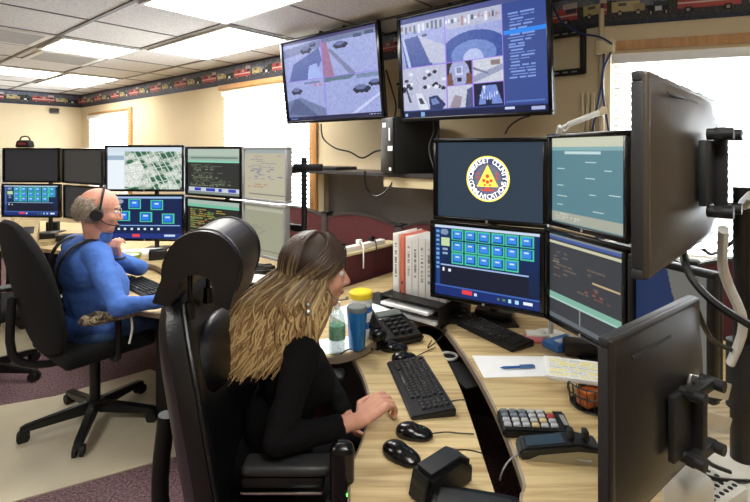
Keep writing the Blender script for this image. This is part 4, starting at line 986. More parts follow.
def hand_prims(w, d, n, size=1, curl=.5, thumb_side=1):
    "w wrist point, d direction to fingers, n palm normal (palm side), thumb_side: +1 thumb on d x n side"
    d = Vector(d).normalized(); n = Vector(n).normalized(); s = d.cross(n).normalized()*thumb_side; n = (n-d*n.dot(d)).normalized(); L = []
    for k, o in enumerate((.028, .010, -.009, -.027)):
        L.append(('c', w+d*.012*size+s*o*.6*size, .013*size, w+d*.085*size+s*o*size, .0115*size))
    fl = (.036, .041, .038, .030); rr = (.0088, .0090, .0086, .0078)
    for k, o in enumerate((.030, .010, -.010, -.029)):
        p = w+d*.088*size+s*o*size; a = curl*.6+.06*k; dd = d
        for j in range(3):
            dd = (d*math.cos(a)+n*math.sin(a)+s*(.10-.06*k)*.5).normalized(); q = p+dd*fl[k]*(1, .72, .55)[j]*size; L.append(('c', p, rr[k]*size*(1-.07*j), q, rr[k]*size*(.93-.09*j))); p = q; a += curl*(.9-.1*j)
    p = w+d*.02*size+s*.022*size; q = p+(d*.55+s*.8+n*.35).normalized()*.045*size; r_ = q+(d*.9+s*.25+n*.4).normalized()*.034*size; t_ = r_+(d*.95-s*.05+n*.4).normalized()*.026*size
    L += [('c', p, .014*size, q, .0125*size), ('c', q, .0115*size, r_, .0100*size), ('c', r_, .0100*size, t_, .0085*size)]
    return L

# --- man
mn = thing('person', 'balding man in a blue shirt and headset seated at the left station', 'person', (-1.6, 2.72, 0))
mf, mr, mu = frame((.64, .77, 0))
hip = Vector((-1.58, 2.73, .58)); chest = Vector((-1.625, 2.67, .90)); neck = Vector((-1.56, 2.68, 1.06)); hc = Vector((-1.535, 2.655, 1.205))
hf, hr_, hu = frame((.86, .46, -.17))
shR = chest+mr*.165+Vector((.0, 0, .085)); shL = chest-mr*.175+Vector((0, 0, .085))
elR = Q(118, 2.36, .775); wrR = Q(160, 2.43, .777); elL = Vector((-1.50, 3.02, .80)); wrL = Q(119, 2.88, .885)
torso = [('e', hip+Vector((0, 0, .0)), (.17, .20, .15), rotm(mf, mr, mu)), ('e', (hip+chest)/2+mf*.02, (.165, .195, .2), rotm(mf, mr, mu)), ('e', chest, (.135, .205, .17), rotm(mf, mr, mu)), ('c', shR, .072, shL, .072), ('c', chest+Vector((0, 0, .05)), .1, neck, .06)]
armR = [('c', shR, .068, lerp(shR, elR, .5), .06), ('c', lerp(shR, elR, .5), .06, elR, .05), ('c', elR, .05, lerp(elR, wrR, .4), .047), ('c', lerp(elR, wrR, .4), .047, wrR, .031)]
armL = [('c', shL, .068, elL, .052), ('c', elL, .052, wrL, .034)]
inset = lambda L, k: [(p[0], p[1], p[2]-k, p[3], p[4]-k) if p[0] == 'c' else (p[0], p[1], tuple(x-k for x in p[2]), p[3]) for p in L]
hdR = (Q(186, 2.47, .765)-wrR).normalized()
legs = []
kneeR = hip+mf*.42+mr*.14+Vector((0, 0, -.04)); kneeL = hip+mf*.43-mr*.13+Vector((0, 0, -.04)); ankR = kneeR-mf*.04+Vector((0, 0, -.42)); ankL = kneeL+mf*.06+Vector((0, 0, -.42))
legs += [('c', hip+mr*.1-Vector((0, 0, .03)), .1, kneeR, .075), ('c', hip-mr*.1-Vector((0, 0, .03)), .1, kneeL, .075), ('c', kneeR, .072, ankR, .05), ('c', kneeL, .072, ankL, .05)]
bodyp = inset(torso+armR+armL+legs, .012)+head_prims(hc, hf, hr_, hu, 1.06)+[('c', neck-Vector((0, 0, .02)), .066, hc-hf*.03-hu*.03, .058)]
bodyp += hand_prims(wrR, hdR, (0, 0, -1), 1.05, .28, 1)+hand_prims(wrL, Vector((-.15, -.25, 1)), Vector((.2, .6, 0)), 1.0, 1.1, 1)
blob('body', bodyp, [M_SKINM], mn, .0045, 5)
sh_ = blob('shirt', torso+armR+armL+[('c', neck, .074, neck+Vector((.01, -.005, .012)), .068)], [M_BLUE], mn, .006, 5); folds(sh_, .013, 8)
tr_ = blob('jeans', legs+[('e', hip-Vector((0, 0, .05)), (.175, .205, .09), rotm(mf, mr, mu))], [M_JEAN], mn, .007, 5)
for a_ in (ankR, ankL): MB().box(a_+mf*.06+Vector((0, 0, -.085)), (.27, .1, .09), .04, rot=math.atan2(mf.y, mf.x), seg=4).build('shoe', M_BLKM, mn, world=True)
eyes(mn, hc, hf, hr_, hu, 1.06, mat('grey_brow', (150, 140, 130), .8))
# fringe of grey hair: tufts on sides and back
hb = MB(); colh = []
for i in range(900):
    az = random.uniform(75, 285); th = random.uniform(62, 128)
    if th < 78 and (az < 100 or az > 260): continue
    azr, tr2 = math.radians(az), math.radians(th)
    dirv = hf*math.cos(azr)*math.sin(tr2)+hr_*math.sin(azr)*math.sin(tr2)+hu*math.cos(tr2)
    p = hc+hu*.028+Vector(hf*-.012)+(hf*dirv.dot(hf)*.105+hr_*dirv.dot(hr_)*.084+hu*dirv.dot(hu)*.097)*1.03
    tan = (-hu*.9-hf*.35+Vector((random.uniform(-.3, .3), random.uniform(-.3, .3), 0))).normalized()
    hb.tube([p, p+tan*.012+dirv*.005, p+tan*.03+dirv*.003], .0036, 4, rad=(.0048, .0016))
hb.build('hair', mat('grey_hair', (150, 136, 120), .75, var=.25, scale=80), mn, world=True)
# glasses, headset
gl = MB(); 
for q in (-1, 1):
    c_ = hc+(hf*.098+hr_*q*.034+hu*.008)*1.06; gl.tube([c_+(hr_*math.cos(a)*.024+hu*math.sin(a)*.019) for a in [2*PI*i/12 for i in range(13)]], .0016, 6)
    gl.tube([c_+hr_*q*.024, hc+(hf*.03+hr_*q*.083+hu*.012)*1.06, hc+(-hf*.01+hr_*q*.086+hu*.01)*1.06], .0016, 6)
gl.build('glasses', M_GREY, mn, world=True)
hs = MB(); hs.tube([hc+(-hf*.0+hr_*math.cos(a)*.092+hu*(.02+math.sin(a)*.118))*1.06 for a in [PI*i/12 for i in range(13)]], .006, 8)
hs.build('headset_band', M_BLK, mn, world=True)
for q in (1, -1): MB().cyl(hc+(hr_*q*.082-hu*.008-hf*.01)*1.06, hc+(hr_*q*.112-hu*.008-hf*.01)*1.06, .034, .028, n=20).build('ear_cup', M_BLKM, mn, world=True)
MB().tube([hc+(hr_*.1-hu*.02)*1.06, hc+(hr_*.098-hu*.045+hf*.04)*1.06, hc+(hr_*.075-hu*.055+hf*.09)*1.06], .003, 6).sph(hc+(hr_*.072-hu*.055+hf*.095)*1.06, .009, 10).build('microphone', M_BLK, mn, world=True)
# suspenders: straps following the shirt back and crossing the shoulder
def on(p, out): return p+out
st = MB()
for q in (1, -1):
    s0 = chest+mr*q*.10+Vector((0, 0, .155)); pts = [hip-mf*.19+mr*q*.03+Vector((0, 0, .09)), (hip+chest)/2-mf*.168+mr*q*.03, chest-mf*.155+mr*q*.065+Vector((0, 0, .02)), chest-mf*.10+mr*q*.10+Vector((0, 0, .125)), s0+Vector((0, 0, .004)), chest+mf*.08+mr*q*.085+Vector((0, 0, .118)), chest+mf*.12+mr*q*.075+Vector((0, 0, .02)), (hip+chest)/2+mf*.15+mr*q*.06]
    st.tube(pts, .017, 8, flat=.3)
st.build('suspenders', M_BLKM, mn, world=True)
MB().tube([wrL+Vector((-.03*math.cos(a), .034*math.sin(a), .012)) for a in [2*PI*i/10 for i in range(11)]], .008, 8).build('wristwatch', M_BLK, mn, world=True)
# camouflage garment on arm of his chair
cg = thing('camouflage_jacket', 'folded camouflage jacket beside the hip of the man in blue', 'jacket', Vector((-1.40, 2.47, .66)))
g0 = Vector((-1.37, 2.45, .68)); ca = Matrix.Rotation(MF, 4, 'Z')
o = blob('cloth', [('e', g0+ca @ Vector((-.04, -.02, .02)), (.10, .05, .03), ca), ('e', g0+ca @ Vector((.07, -.02, .025)), (.09, .05, .03), ca), ('e', g0+ca @ Vector((.16, -.015, .02)), (.06, .045, .026), ca)], [M_CAMO], cg, .006, 4); folds(o, .016, 18)
MB().tube([g0+Vector((.1, .03, -.0)), g0+Vector((.11, .02, -.06)), g0+Vector((.10, .01, -.13))], .006, 6).build('drawstring', M_WHITE, cg, world=True)

# --- woman
wn = thing('person', 'woman with long blonde-brown hair in a black top seated in the foreground', 'person', (-.33, 1.5, 0))
wf, wr, wu = frame((.955, .30, 0))
hip = Vector((-.33, 1.52, .55)); chest = Vector((-.265, 1.53, .86)); neck = Vector((-.230, 1.545, .995)); hc = Vector((-.188, 1.56, 1.148))
hf, hr_, hu = frame((.965, .22, -.14))
shR = chest+wr*.145+Vector((.01, 0, .085)); shL = chest-wr*.15+Vector((.0, 0, .085))
elR = Vector((-.265, 1.285, .765)); wrR = Vector((-.045, 1.405, .752)); elL = Vector((-.21, 1.74, .76)); wrL = Vector((-.085, 1.60, .64))
W_ = rotm(wf, wr, wu)
torso = [('e', hip, (.135, .175, .12), W_), ('e', lerp(hip, chest, .4), (.11, .14, .14), W_), ('e', chest-Vector((0, 0, .03)), (.105, .145, .14), W_), ('e', chest+wf*.06+wr*.065-Vector((0, 0, .035)), (.068, .065, .068), W_), ('e', chest+wf*.06-wr*.065-Vector((0, 0, .035)), (.068, .065, .068), W_), ('c', shR, .052, shL, .052), ('c', chest+Vector((0, 0, .06)), .085, neck-Vector((0, 0, .02)), .05)]
armR = [('c', shR, .053, lerp(shR, elR, .5), .047), ('c', lerp(shR, elR, .5), .047, elR, .041), ('c', elR, .042, lerp(elR, wrR, .7), .033)]
armL = [('c', shL, .053, elL, .04), ('c', elL, .04, lerp(elL, wrL, .8), .03)]
kneeR = hip+wf*.42+wr*.1+Vector((0, 0, -.05)); kneeL = hip+wf*.42-wr*.1+Vector((0, 0, -.05)); ankR = kneeR-wf*.05+Vector((0, 0, -.38)); ankL = kneeL+wf*.03+Vector((0, 0, -.38))
legs = [('c', hip+wr*.08-Vector((0, 0, .02)), .085, kneeR, .062), ('c', hip-wr*.08-Vector((0, 0, .02)), .085, kneeL, .062), ('c', kneeR, .06, ankR, .04), ('c', kneeL, .06, ankL, .04)]
fore = [('c', lerp(elR, wrR, .5), .030, wrR, .0225), ('c', lerp(elL, wrL, .5), .028, wrL, .021)]
bodyp = inset(torso+armR+armL+legs, .010)+fore+head_prims(hc, hf, hr_, hu, .98)+[('c', neck-Vector((0, 0, .03)), .05, hc-hf*.025-hu*.04, .046)]
hd = (Vector((.065, 1.485, .805))-wrR).normalized()
bodyp += hand_prims(wrR, hd, Vector((.1, .3, -1)), 1.0, .95, 1)+hand_prims(wrL, (.6, -.2, .2), (0, 0, -1), .9, .5, -1)
blob('body', bodyp, [M_SKIN], wn, .004, 4)
sh_ = blob('black_top', torso+armR+armL, [M_DARKSH], wn, .006, 5); folds(sh_, .008, 10)
blob('trousers', legs+[('e', hip-Vector((0, 0, .04)), (.14, .18, .08), W_)], [M_TROU], wn, .007, 5)
for a_ in (ankR, ankL): MB().box(a_+wf*.05+Vector((0, 0, -.055)), (.24, .085, .07), .032, rot=math.atan2(wf.y, wf.x), seg=4).build('shoe', M_BLKM, wn, world=True)
eyes(wn, hc, hf, hr_, hu, .98, mat('brown_brow', (80, 60, 44), .8))
# hair: locks with darker roots and blonde ends
def hair_woman():
    verts, faces, cols = [], [], []
    dark = np.array(lin((66, 48, 34))); mid = np.array(lin((158, 122, 80))); blond = np.array(lin((226, 194, 136)))
    for k in range(2800):
        side = random.choice((-1, 1, -1, 1, 0))
        az = random.uniform(74, 180)*(side if side else 1) if random.random() < .55 else random.uniform(72, 122)*random.choice((-1, 1))
        lay = random.random(); off = .008+.016*lay
        azr = math.radians(az); L = random.uniform(.13, .27)+.05*max(0, -math.cos(azr)); ph = random.uniform(0, 6); amp = random.uniform(.008, .022); pts = []
        th0 = random.uniform(3, 30) if random.random() < .7 else random.uniform(30, 55)
        hd_ = hf*math.cos(azr)+hr_*math.sin(azr)
        thend = 100+10*random.random()
        for j in range(9):
            th = math.radians(th0+(thend-th0)*j/8); puff = 1+.0*j
            az_j = azr*(.38+.62*(j/8)**1.15) if abs(az) < 125 else azr
            dd = (hf*math.cos(az_j)+hr_*math.sin(az_j))
            pts.append(hc+hf*-.014+hu*.024+(hf*dd.dot(hf)*(.096+off)+hr_*dd.dot(hr_)*(.080+off))*math.sin(th)+hu*(.090+off)*math.cos(th))
        p = pts[-1]; back = max(0., -math.cos(azr)); out = hd_.copy(); out.z = 0; out.normalize()
        fr_ = max(0., math.cos(azr))
        for j in range(1, 13):
            s_ = j/12
            bk = Vector((-.19, -.035, 0))*(.42+.58*back)*(s_**1.15)*(1.0-.5*fr_)*(L/.24)
            w_ = (math.sin(ph+s_*8)-math.sin(ph))*amp
            q = p+Vector((0, 0, -L*s_))+out*(.035*math.sin(s_*2.2))+bk+out.cross(Vector((0, 0, 1)))*w_+out*w_*.6
            pts.append(q)
        n = len(pts); base = len(verts); r0 = random.uniform(.0018, .0034); tone = random.random()
        for i, q in enumerate(pts):
            d = (pts[min(i+1, n-1)]-pts[max(i-1, 0)]).normalized(); a = d.cross(out); a = a.normalized() if a.length > .01 else Vector((0, 1, 0)); b = a.cross(d)
            t_ = i/(n-1); rr = r0*(1-.75*max(0, t_-.7)/.3)
            for m_ in range(5):
                an = 2*PI*m_/5; verts.append(q+a*math.cos(an)*rr*1.5+b*math.sin(an)*rr*.6)
            x = max(0, min(1, (t_-.25-.12*tone)*1.9)); cc = dark*(1-x)+(mid if tone < .5 else blond*.95)*x
            if tone > .75: k_ = .6*max(0, min(1, (t_-.22)*3)); cc = cc*(1-k_)+blond*k_
            for m_ in range(5): cols.append((*cc, 1))
        for i in range(n-1):
            for m_ in range(5): a0 = base+i*5+m_; a1 = base+i*5+(m_+1) % 5; faces.append((a0, a1, a1+5, a0+5))
    me = bpy.data.meshes.new('hair'); me.from_pydata([tuple(v) for v in verts], [], faces)
    at = me.color_attributes.new('Col', 'FLOAT_COLOR', 'POINT'); at.data.foreach_set('color', np.array(cols, np.float32).ravel())
    me.materials.append(attr_mat('hair_strands', None, .42, .5)); me.transform(root_mx(wn).inverted()); me.polygons.foreach_set('use_smooth', [True]*len(me.polygons))
    return link('hair', me, wn)
hair_woman()
hcap = MB(); hcap.sph(hc-hf*.016+hu*.043, (.100, .084, .084), 24, rot=rotm(hf, hr_, hu)); hcap.sph(hc-hf*.07-hu*.06, (.05, .07, .09), 18, rot=rotm(hf, hr_, hu))
hcap.build('hair_underlayer', mat('dark_hair', (58, 44, 32), .6), wn, world=True)
er = hc+hr_*.084-hu*.05+hf*.0
MB().tube([hc+hr_*.082-hu*.03+hf*.03, hc+hr_*.07-hu*.062+hf*.06, hc+hr_*.04-hu*.068+hf*.098], .0022, 6).sph(hc+hr_*.035-hu*.066+hf*.102, .006, 8).build('headset_microphone', M_GREY, wn, world=True)
MB().sph(PY(308, 305, 1.405), .008, 10).sph(PY(308, 312, 1.405), .011, 10).build('earring', M_SILV, wn, world=True)

# ---------------------------------------------------------------- desk objects
def keyboard(label, c, ang, z, keys=True, w=.44, d=.15):
    t = thing('keyboard', label, 'keyboard', (c[0], c[1], z), ang)
    MB().prism_ax([(-d/2, 0), (d/2, 0), (d/2, .026), (-d/2, .012)], -w/2, w/2, Matrix.Rotation(PI/2, 4, 'Z'), .004).build('case', M_BLK, t)
    me = None; rows = [(21, 1)]*5; m = MB()
    sx = (w-.03)/19.5; sy = (d-.03)/6.2
    def key_at(x, y, kw):
        zz = .021+(y/d)*.014
        return (x, y, zz), kw
    ks = []
    for r_ in range(6):
        y = d/2-.02-r_*sy*(1.03 if r_ else 1) ; x = -w/2+.015+sx*.5; col_ = 0
        while col_ < 19:
            wk = 1
            if r_ == 5 and col_ == 4: wk = 6
            if r_ in (2, 3) and col_ == 0: wk = 1.5
            if (r_ == 0 and col_ in (1, 6, 11)) or (int(col_) == 15 and True): col_ += .5; continue
            ks.append(key_at(-w/2+.015+(col_+wk/2)*sx, y, wk)); col_ += wk
    if keys:
        meshes = {}
        for (p, wk) in ks[:100]:
            if wk not in meshes:
                k_ = MB(); k_.box((0, 0, 0), (sx*wk*.9, sy*.86, .009), .002, taper=(.86, .8), seg=1); o = k_.build('key', M_KEY, t); meshes[wk] = o.data; o.location = p
            else: o = link('key', meshes[wk], t); o.location = p
            o.rotation_euler.x = math.atan(.014/d)
    else:
        for (p, wk) in ks: m.box(p, (sx*wk*.88, sy*.84, .009), rot=Matrix.Rotation(math.atan(.014/d), 4, 'X'), taper=(.86, .8))
        m.build('key_block', M_KEY, t, smooth=False)
    return t
# her keyboard: long axis from (402,365) to (440,418)
a_, b_ = P(405, 363, ZL), P(434, 419, ZL); d_ = b_-a_
keyboard('black keyboard on the oak shelf beside the woman\'s right hand', ((a_.x+b_.x)/2, (a_.y+b_.y)/2), math.atan2(d_.y, d_.x), ZL, w=d_.length, d=.145)
a_, b_ = P(469, 324, ZU), P(520, 348, ZU); d_ = b_-a_
keyboard('black keyboard on the rear desk below the blue tile monitor', ((a_.x+b_.x)/2, (a_.y+b_.y)/2), math.atan2(d_.y, d_.x), ZU, w=.34, d=.125)
a_, b_ = P(132, 283, ZL), P(160, 296, ZL)
keyboard('black keyboard in front of the man in blue', ((a_.x+b_.x)/2, (a_.y+b_.y)/2), math.atan2(b_.y-a_.y, b_.x-a_.x), ZL, False, w=.44)
a_, b_ = P(206, 297, ZL), P(226, 301, ZL)
keyboard('black keyboard seen behind the curved headrest', ((a_.x+b_.x)/2, (a_.y+b_.y)/2), -.9, ZL, False, w=.3, d=.13)
def mouse(label, c, ang, z, s=1):
    t = thing('computer_mouse', label, 'mouse', (c[0], c[1], z), ang)
    b = blob('shell', [('e', (0, 0, .008*s), (.055*s, .031*s, .022*s)), ('e', (-.014*s, 0, .012*s), (.04*s, .03*s, .026*s)), ('e', (.02*s, 0, .006*s), (.036*s, .03*s, .018*s))], [M_BLK2], None, .003, 3)
    for v in b.data.vertices: v.co.z = max(0.0, v.co.z)
    b.parent = t
    MB().cyl((.03*s, -.004, .0225*s), (.03*s, .004, .0225*s), .006, n=10).build('scroll_wheel', M_DGREY, t)
    MB().tube([(.046*s, 0, .018*s), (.02*s, 0, .0275*s), (-.0*s, 0, .034*s)], .0012, 5).build('button_seam', M_DGREY, t)
    return t
mouse('black mouse beside the keyboard nearest her hand', xy(P(414, 436, ZL)), -.15, ZL)
mouse('black mouse nearest the left front edge of the oak shelf', xy(P(401, 458, ZL)), -.6, ZL, 1.05)
mouse('small black mouse just beyond the keyboard top', xy(P(404, 360, ZL)), .3, ZL, .95)
mouse('grey topped black mouse beside the desk phone', xy(P(394, 350, ZL)), .1, ZL, 1.05)
mouse('black mouse on the shelf near the man\'s keyboard', xy(P(126, 281, ZL)), .5, ZL, 1.1)
cable('thin black cable from the mouse beside her hand', [P(428, 434, ZL+.01), P(445, 432, ZL+.006), P(458, 433, ZL+.004), P(474, 434, ZL+.004)], .0018)
cable('black cable from the near speaker to the desk gap', [P(455, 450, ZL+.05), P(468, 450, ZL+.02), P(482, 453, ZL+.004)], .0018)
cable('thin black cable from the small mouse to the desk gap', [P(415, 357, ZL+.01), P(425, 352, ZL+.005), P(436, 347, ZL+.004)], .0018)
cable('keyboard cable crossing the shelf edge', [P(448, 402, ZL+.015), P(458, 400, ZL+.01), P(466, 400, ZL+.01)], .002)
# near speaker: black wedge
sp = thing('desktop_speaker', 'black wedge shaped desktop speaker at the bottom of the oak shelf', 'speaker', P(443, 488, ZL), .62); sp.scale = (.82, .9, .9)
MB().prism_ax([(-.10, 0), (.09, 0), (.095, .055), (.04, .085), (-.085, .075), (-.105, .03)], -.037, .037, Matrix.Identity(4), .012).build('housing', M_BLK, sp)
MB().prism_ax([(-.108, .006), (-.099, .004), (-.083, .07), (-.09, .072)], -.031, .031, Matrix.Identity(4), .002).build('grille', M_BLKM, sp)
MB().prism_ax([(-.075, .079), (.04, .0885), (.085, .064), (.08, .062), (.04, .083), (-.075, .076)], -.028, .028, Matrix.Identity(4), .001).build('top_cover', M_DGREY, sp)
tb = thing('plastic_device', 'black plastic device cut off at the bottom edge of the oak shelf', 'device', P(474, 528, ZL), -.25)
MB().box((0, 0, .02), (.2, .15, .04), .014, seg=3).build('body', M_BLK, tb); MB().box((0, -.0, .0415), (.16, .1, .004), .002).build('top_panel', M_DGREY, tb)
# phone and headset pile beyond keyboard
ph = thing('desk_phone', 'black corded desk phone behind the mice on the oak desk', 'phone', P(389, 338, ZL), .45); ph.scale = (1.2, 1.2, 1.35)
MB().prism_ax([(-.09, 0), (.09, 0), (.09, .06), (-.09, .025)], -.1, .1, Matrix.Rotation(PI/2, 4, 'Z'), .01).build('base', M_BLK, ph)
m = MB(); m.tube([(-.085, -.08, .055), (-.085, -.02, .085), (-.085, .05, .1), (-.085, .09, .085)], .022, 10); m.sph((-.085, -.08, .05), (.032, .032, .022)); m.sph((-.085, .09, .08), (.032, .032, .022)); m.build('handset', M_BLK2, ph)
m = MB()
for i in range(4):
    for j in range(3): m.box((.0+j*.028, -.055+i*.025, .037+.0097*(i)*.5), (.02, .016, .008), .002)
m.build('keypad', M_KEY, ph); MB().box((.03, .06, .06), (.1, .035, .006), .002, rot=Matrix.Rotation(.2, 4, 'X')).build('display', mat('lcd_grey', (96, 104, 100), .2), ph)
m = MB()
for k_ in range(1): m.tube([(-.12+.006*math.cos(i*1.3), -.1+.004*i-.0, .012+.006*math.sin(i*1.3)) for i in range(34)], .0022, 5)
m.build('coiled_cord', M_BLK, ph)
hs2 = thing('headset', 'black headset lying tangled in front of the blue tumbler', 'headset', P(372, 347, ZL))
MB().tube([(-.03+.06*math.cos(a), .03*math.sin(a), .02+.012*math.sin(a)) for a in [PI*1.4*i/9 for i in range(10)]], .006, 8).build('band', M_BLK, hs2)
MB().cyl((.035, 0, .004), (.035, 0, .03), .03, n=16).cyl((-.07, .02, .004), (-.07, .02, .028), .028, n=16).build('ear_pads', M_BLKM, hs2)
# cable squiggles
for i, (pts, l) in enumerate([([P(340, 354, ZU+.004), P(350, 349, ZU+.01), P(358, 352, ZU+.006), P(366, 348, ZU+.012)], 'thin black cable looped beside the water bottle'), ([P(432, 340, ZU), P(428, 348, ZL+.01), P(444, 334, ZU), P(446, 322, ZU+.01)], 'black cable hanging into the gap between the desks')]):
    cable(l, pts, .0025)
# white grommet ring in the gap
gr = MB(); gr.tube([(.035*math.cos(a), .035*math.sin(a), .004) for a in [2*PI*i/16 for i in range(17)]], .006, 6); o = gr.build('cable_ring', M_WHITE); o.location = P(449, 357, .66); tag(o, 'white plastic ring on the tray in the gap between the desks', 'ring')
o = MB().box((0, 0, 0), (.1, .34, .01), .002).build('cable_tray', M_BLKM); o.location = P(455, 368, .652); o.rotation_euler.z = .35; tag(o, 'black cable tray down in the gap between the two desk levels', 'tray')
# bottle
bt = thing('water_bottle', 'clear plastic water bottle with green label in front of the woman\'s chin', 'bottle', P(337, 353, ZU))
M_CLR = glassy('clear_plastic', (232, 240, 242), .22)
MB().lathe([(.028, 0), (.032, .006), (.031, .05), (.032, .06), (.032, .115), (.030, .13), (.026, .148), (.016, .168), (.0125, .172), (.0125, .186)]).build('bottle_body', M_CLR, bt)
MB().lathe([(.0327, .058), (.0327, .112)], n=28).build('label', mat('green_label', (120, 168, 140), .4, var=.5, scale=50), bt)
MB().lathe([(.014, .18), (.014, .198), (.012, .2)]).build('cap', M_WHITE, bt)
# blue tumbler
tm = thing('tumbler', 'blue metal tumbler between the bottle and the yellow lidded canister', 'tumbler', P(357, 348, ZU))
MB().lathe([(.029, 0), (.032, .004), (.04, .14), (.041, .152), (.036, .15), (.034, .14)]).build('cup', mat('blue_enamel', (38, 122, 196), .25, metal=.3), tm)
MB().lathe([(.041, .150), (.042, .160), (.038, .168), (.001, .168)]).build('lid', mat('smoke_lid', (110, 120, 122), .2), tm)
# canister
cn2 = thing('wipes_canister', 'white wipes canister with bright yellow lid', 'canister', P(361, 336, ZU))
im = Img(60, 30, (232, 230, 222)); im.rect(0, .18, 1, .34, (44, 96, 170)); im.rect(0, .34, .3, .62, (228, 186, 52)); im.rect(.35, .38, .6, .55, (200, 70, 50)); im.rect(.5, .6, .9, .8, (56, 110, 180)); im.rect(.05, .66, .4, .9, (214, 160, 60)); im.noise(14)
MB().lathe([(.044, 0), (.047, .004), (.047, .165), (.044, .168)]).build('can', M_WHITE, cn2)
grid_obj('label', im, lambda U, V: (.0475*np.cos(U*2*PI), .0475*np.sin(U*2*PI), .155-.14*V), M_PRINT, cn2)
MB().lathe([(.049, .165), (.05, .17), (.05, .187), (.044, .193), (.001, .194)]).build('lid', mat('yellow_lid', (236, 206, 48), .35), cn2)
# paper stacks left
def paper(label, c, ang, z, w=.28, d=.216, h=.002, name='paper_sheet', m=M_PAPER):
    o = MB().box((0, 0, h/2), (w, d, h)).build(name, m, smooth=False); o.location = (c[0], c[1], z); o.rotation_euler.z = ang; tag(o, label, 'paper'); return o
paper('white sheet under the water bottle on the desk', xy(P(330, 346, ZU)), .3, ZU+.0, .2, .15)
paper('stack of papers behind the yellow lidded canister', xy(P(366, 319, ZU)), .6, ZU, .3, .22, .03, 'paper_stack')
paper('loose sheet on the paper stack behind the canister', xy(P(372, 312, ZU)), .9, ZU+.031, .27, .2, .002, 'paper_sheet')
paper('dark folder stack left of the black document tray', xy(P(384, 308, ZU)), .8, ZU, .12, .2, .05, 'folder_stack', M_DGREY)
# document organizer with binders
og = thing('document_tray', 'black tiered document tray under the white binders', 'tray', Vector((.245, 2.31, ZU)), -.70)
m = MB()
for z in (0.005, .045, .09): m.box((0, 0, z), (.34, .28, .008), .002)
for s in (-1, 1): m.box((s*.165, 0, .047), (.01, .28, .094), .002)
m.build('frame', M_BLK, og)
m = MB(); m.box((0, -.015, .018), (.30, .26, .014)); m.box((-.02, -.03, .056), (.27, .25, .012)); m.build('papers', M_PAPER, og)
bcols = [(236, 234, 230), (222, 120, 92), (230, 228, 224), (226, 224, 220), (228, 226, 222), (224, 222, 218), (232, 230, 226), (220, 219, 216)]
bl = ['leftmost white binder on the black document tray', 'salmon orange binder among the white ones', 'white binder just right of the salmon binder', 'white binder with grey lettering, second right of the salmon binder', 'white binder third right of the salmon binder', 'white binder fourth right of the salmon binder', 'white binder fifth right of the salmon binder', 'white binder partly hidden by the blue tile monitor']
pa = Q(393, 2.36, 0); pb = Q(447, 2.16, 0); dd = (pb-pa); wd = dd.length/8; ang = math.atan2(dd.y, dd.x)
for i in range(8):
    c = pa+dd*(i+.5)/8; hgt = .285-.004*(i % 3); zb = ZU+.094; depth_ = .2
    nb = Vector((-math.sin(ang), math.cos(ang), 0))
    t = thing('binder', bl[i], 'binder', (c+nb*(depth_/2)+Vector((0, 0, zb))), ang, 'binders on the black tray')
    mt = mat('binder_%d_vinyl' % i, bcols[i], .4, var=.03)
    w_ = wd*(.55 if i == 1 else .94)
    MB().box((-w_/2+.0015, 0, hgt/2), (.003, depth_, hgt), .001).box((w_/2-.0015, 0, hgt/2), (.003, depth_, hgt), .001).build('covers', mt, t)
    MB().box((0, -depth_/2, hgt/2), (w_, .004, hgt), .0015).build('spine', mt, t)
    MB().box((0, .005, hgt/2-.004), (w_-.008, depth_-.015, hgt-.02)).build('pages', M_PAPER, t, smooth=False)
    if i not in (1,):
        im = Img(7, 46, bcols[i])
        for r_ in range(6, 38):
            if random.random() < .6: im.a[r_, 2:5] = np.array(bcols[i])*random.uniform(.5, .85)
        grid_obj('spine_lettering', im, lambda U, V: ((U-.5)*w_*.8, 0*U-depth_/2-.0024, hgt*.95-V*hgt*.85), M_PRINT, t)
    else: MB().cyl((0, -depth_/2-.003, .05), (0, -depth_/2-.001, .05), .006, n=10).build('finger_hole', M_BLKM, t)

# intercom control box with knob
ic = thing('control_box', 'small black control box with a knob left of the rear keyboard', 'control box', P(456, 321, ZU), -.3)
MB().prism_ax([(-.05, 0), (.05, 0), (.05, .05), (-.05, .02)], -.055, .055, Matrix.Rotation(PI/2, 4, 'Z'), .006).build('case', M_BLK, ic)
MB().cyl((-.015, .02, .04), (-.015, .02, .068), .013, .011).build('knob', M_GREY, ic)
MB().box((.02, -.02, .033), (.02, .012, .008), .002).box((-.02, -.025, .03), (.02, .012, .008), .002).box((.03, .02, .045), (.02, .012, .008), .002).build('buttons', M_DGREY, ic)
b1 = thing('black_box', 'black device lying beneath the blue tile monitor', 'device', P(495, 318, ZU), -.4)
MB().box((0, 0, .025), (.17, .12, .05), .008).build('body', M_BLK, b1); MB().box((.0, -.061, .03), (.1, .003, .015)).build('front_slot', M_DGREY, b1)
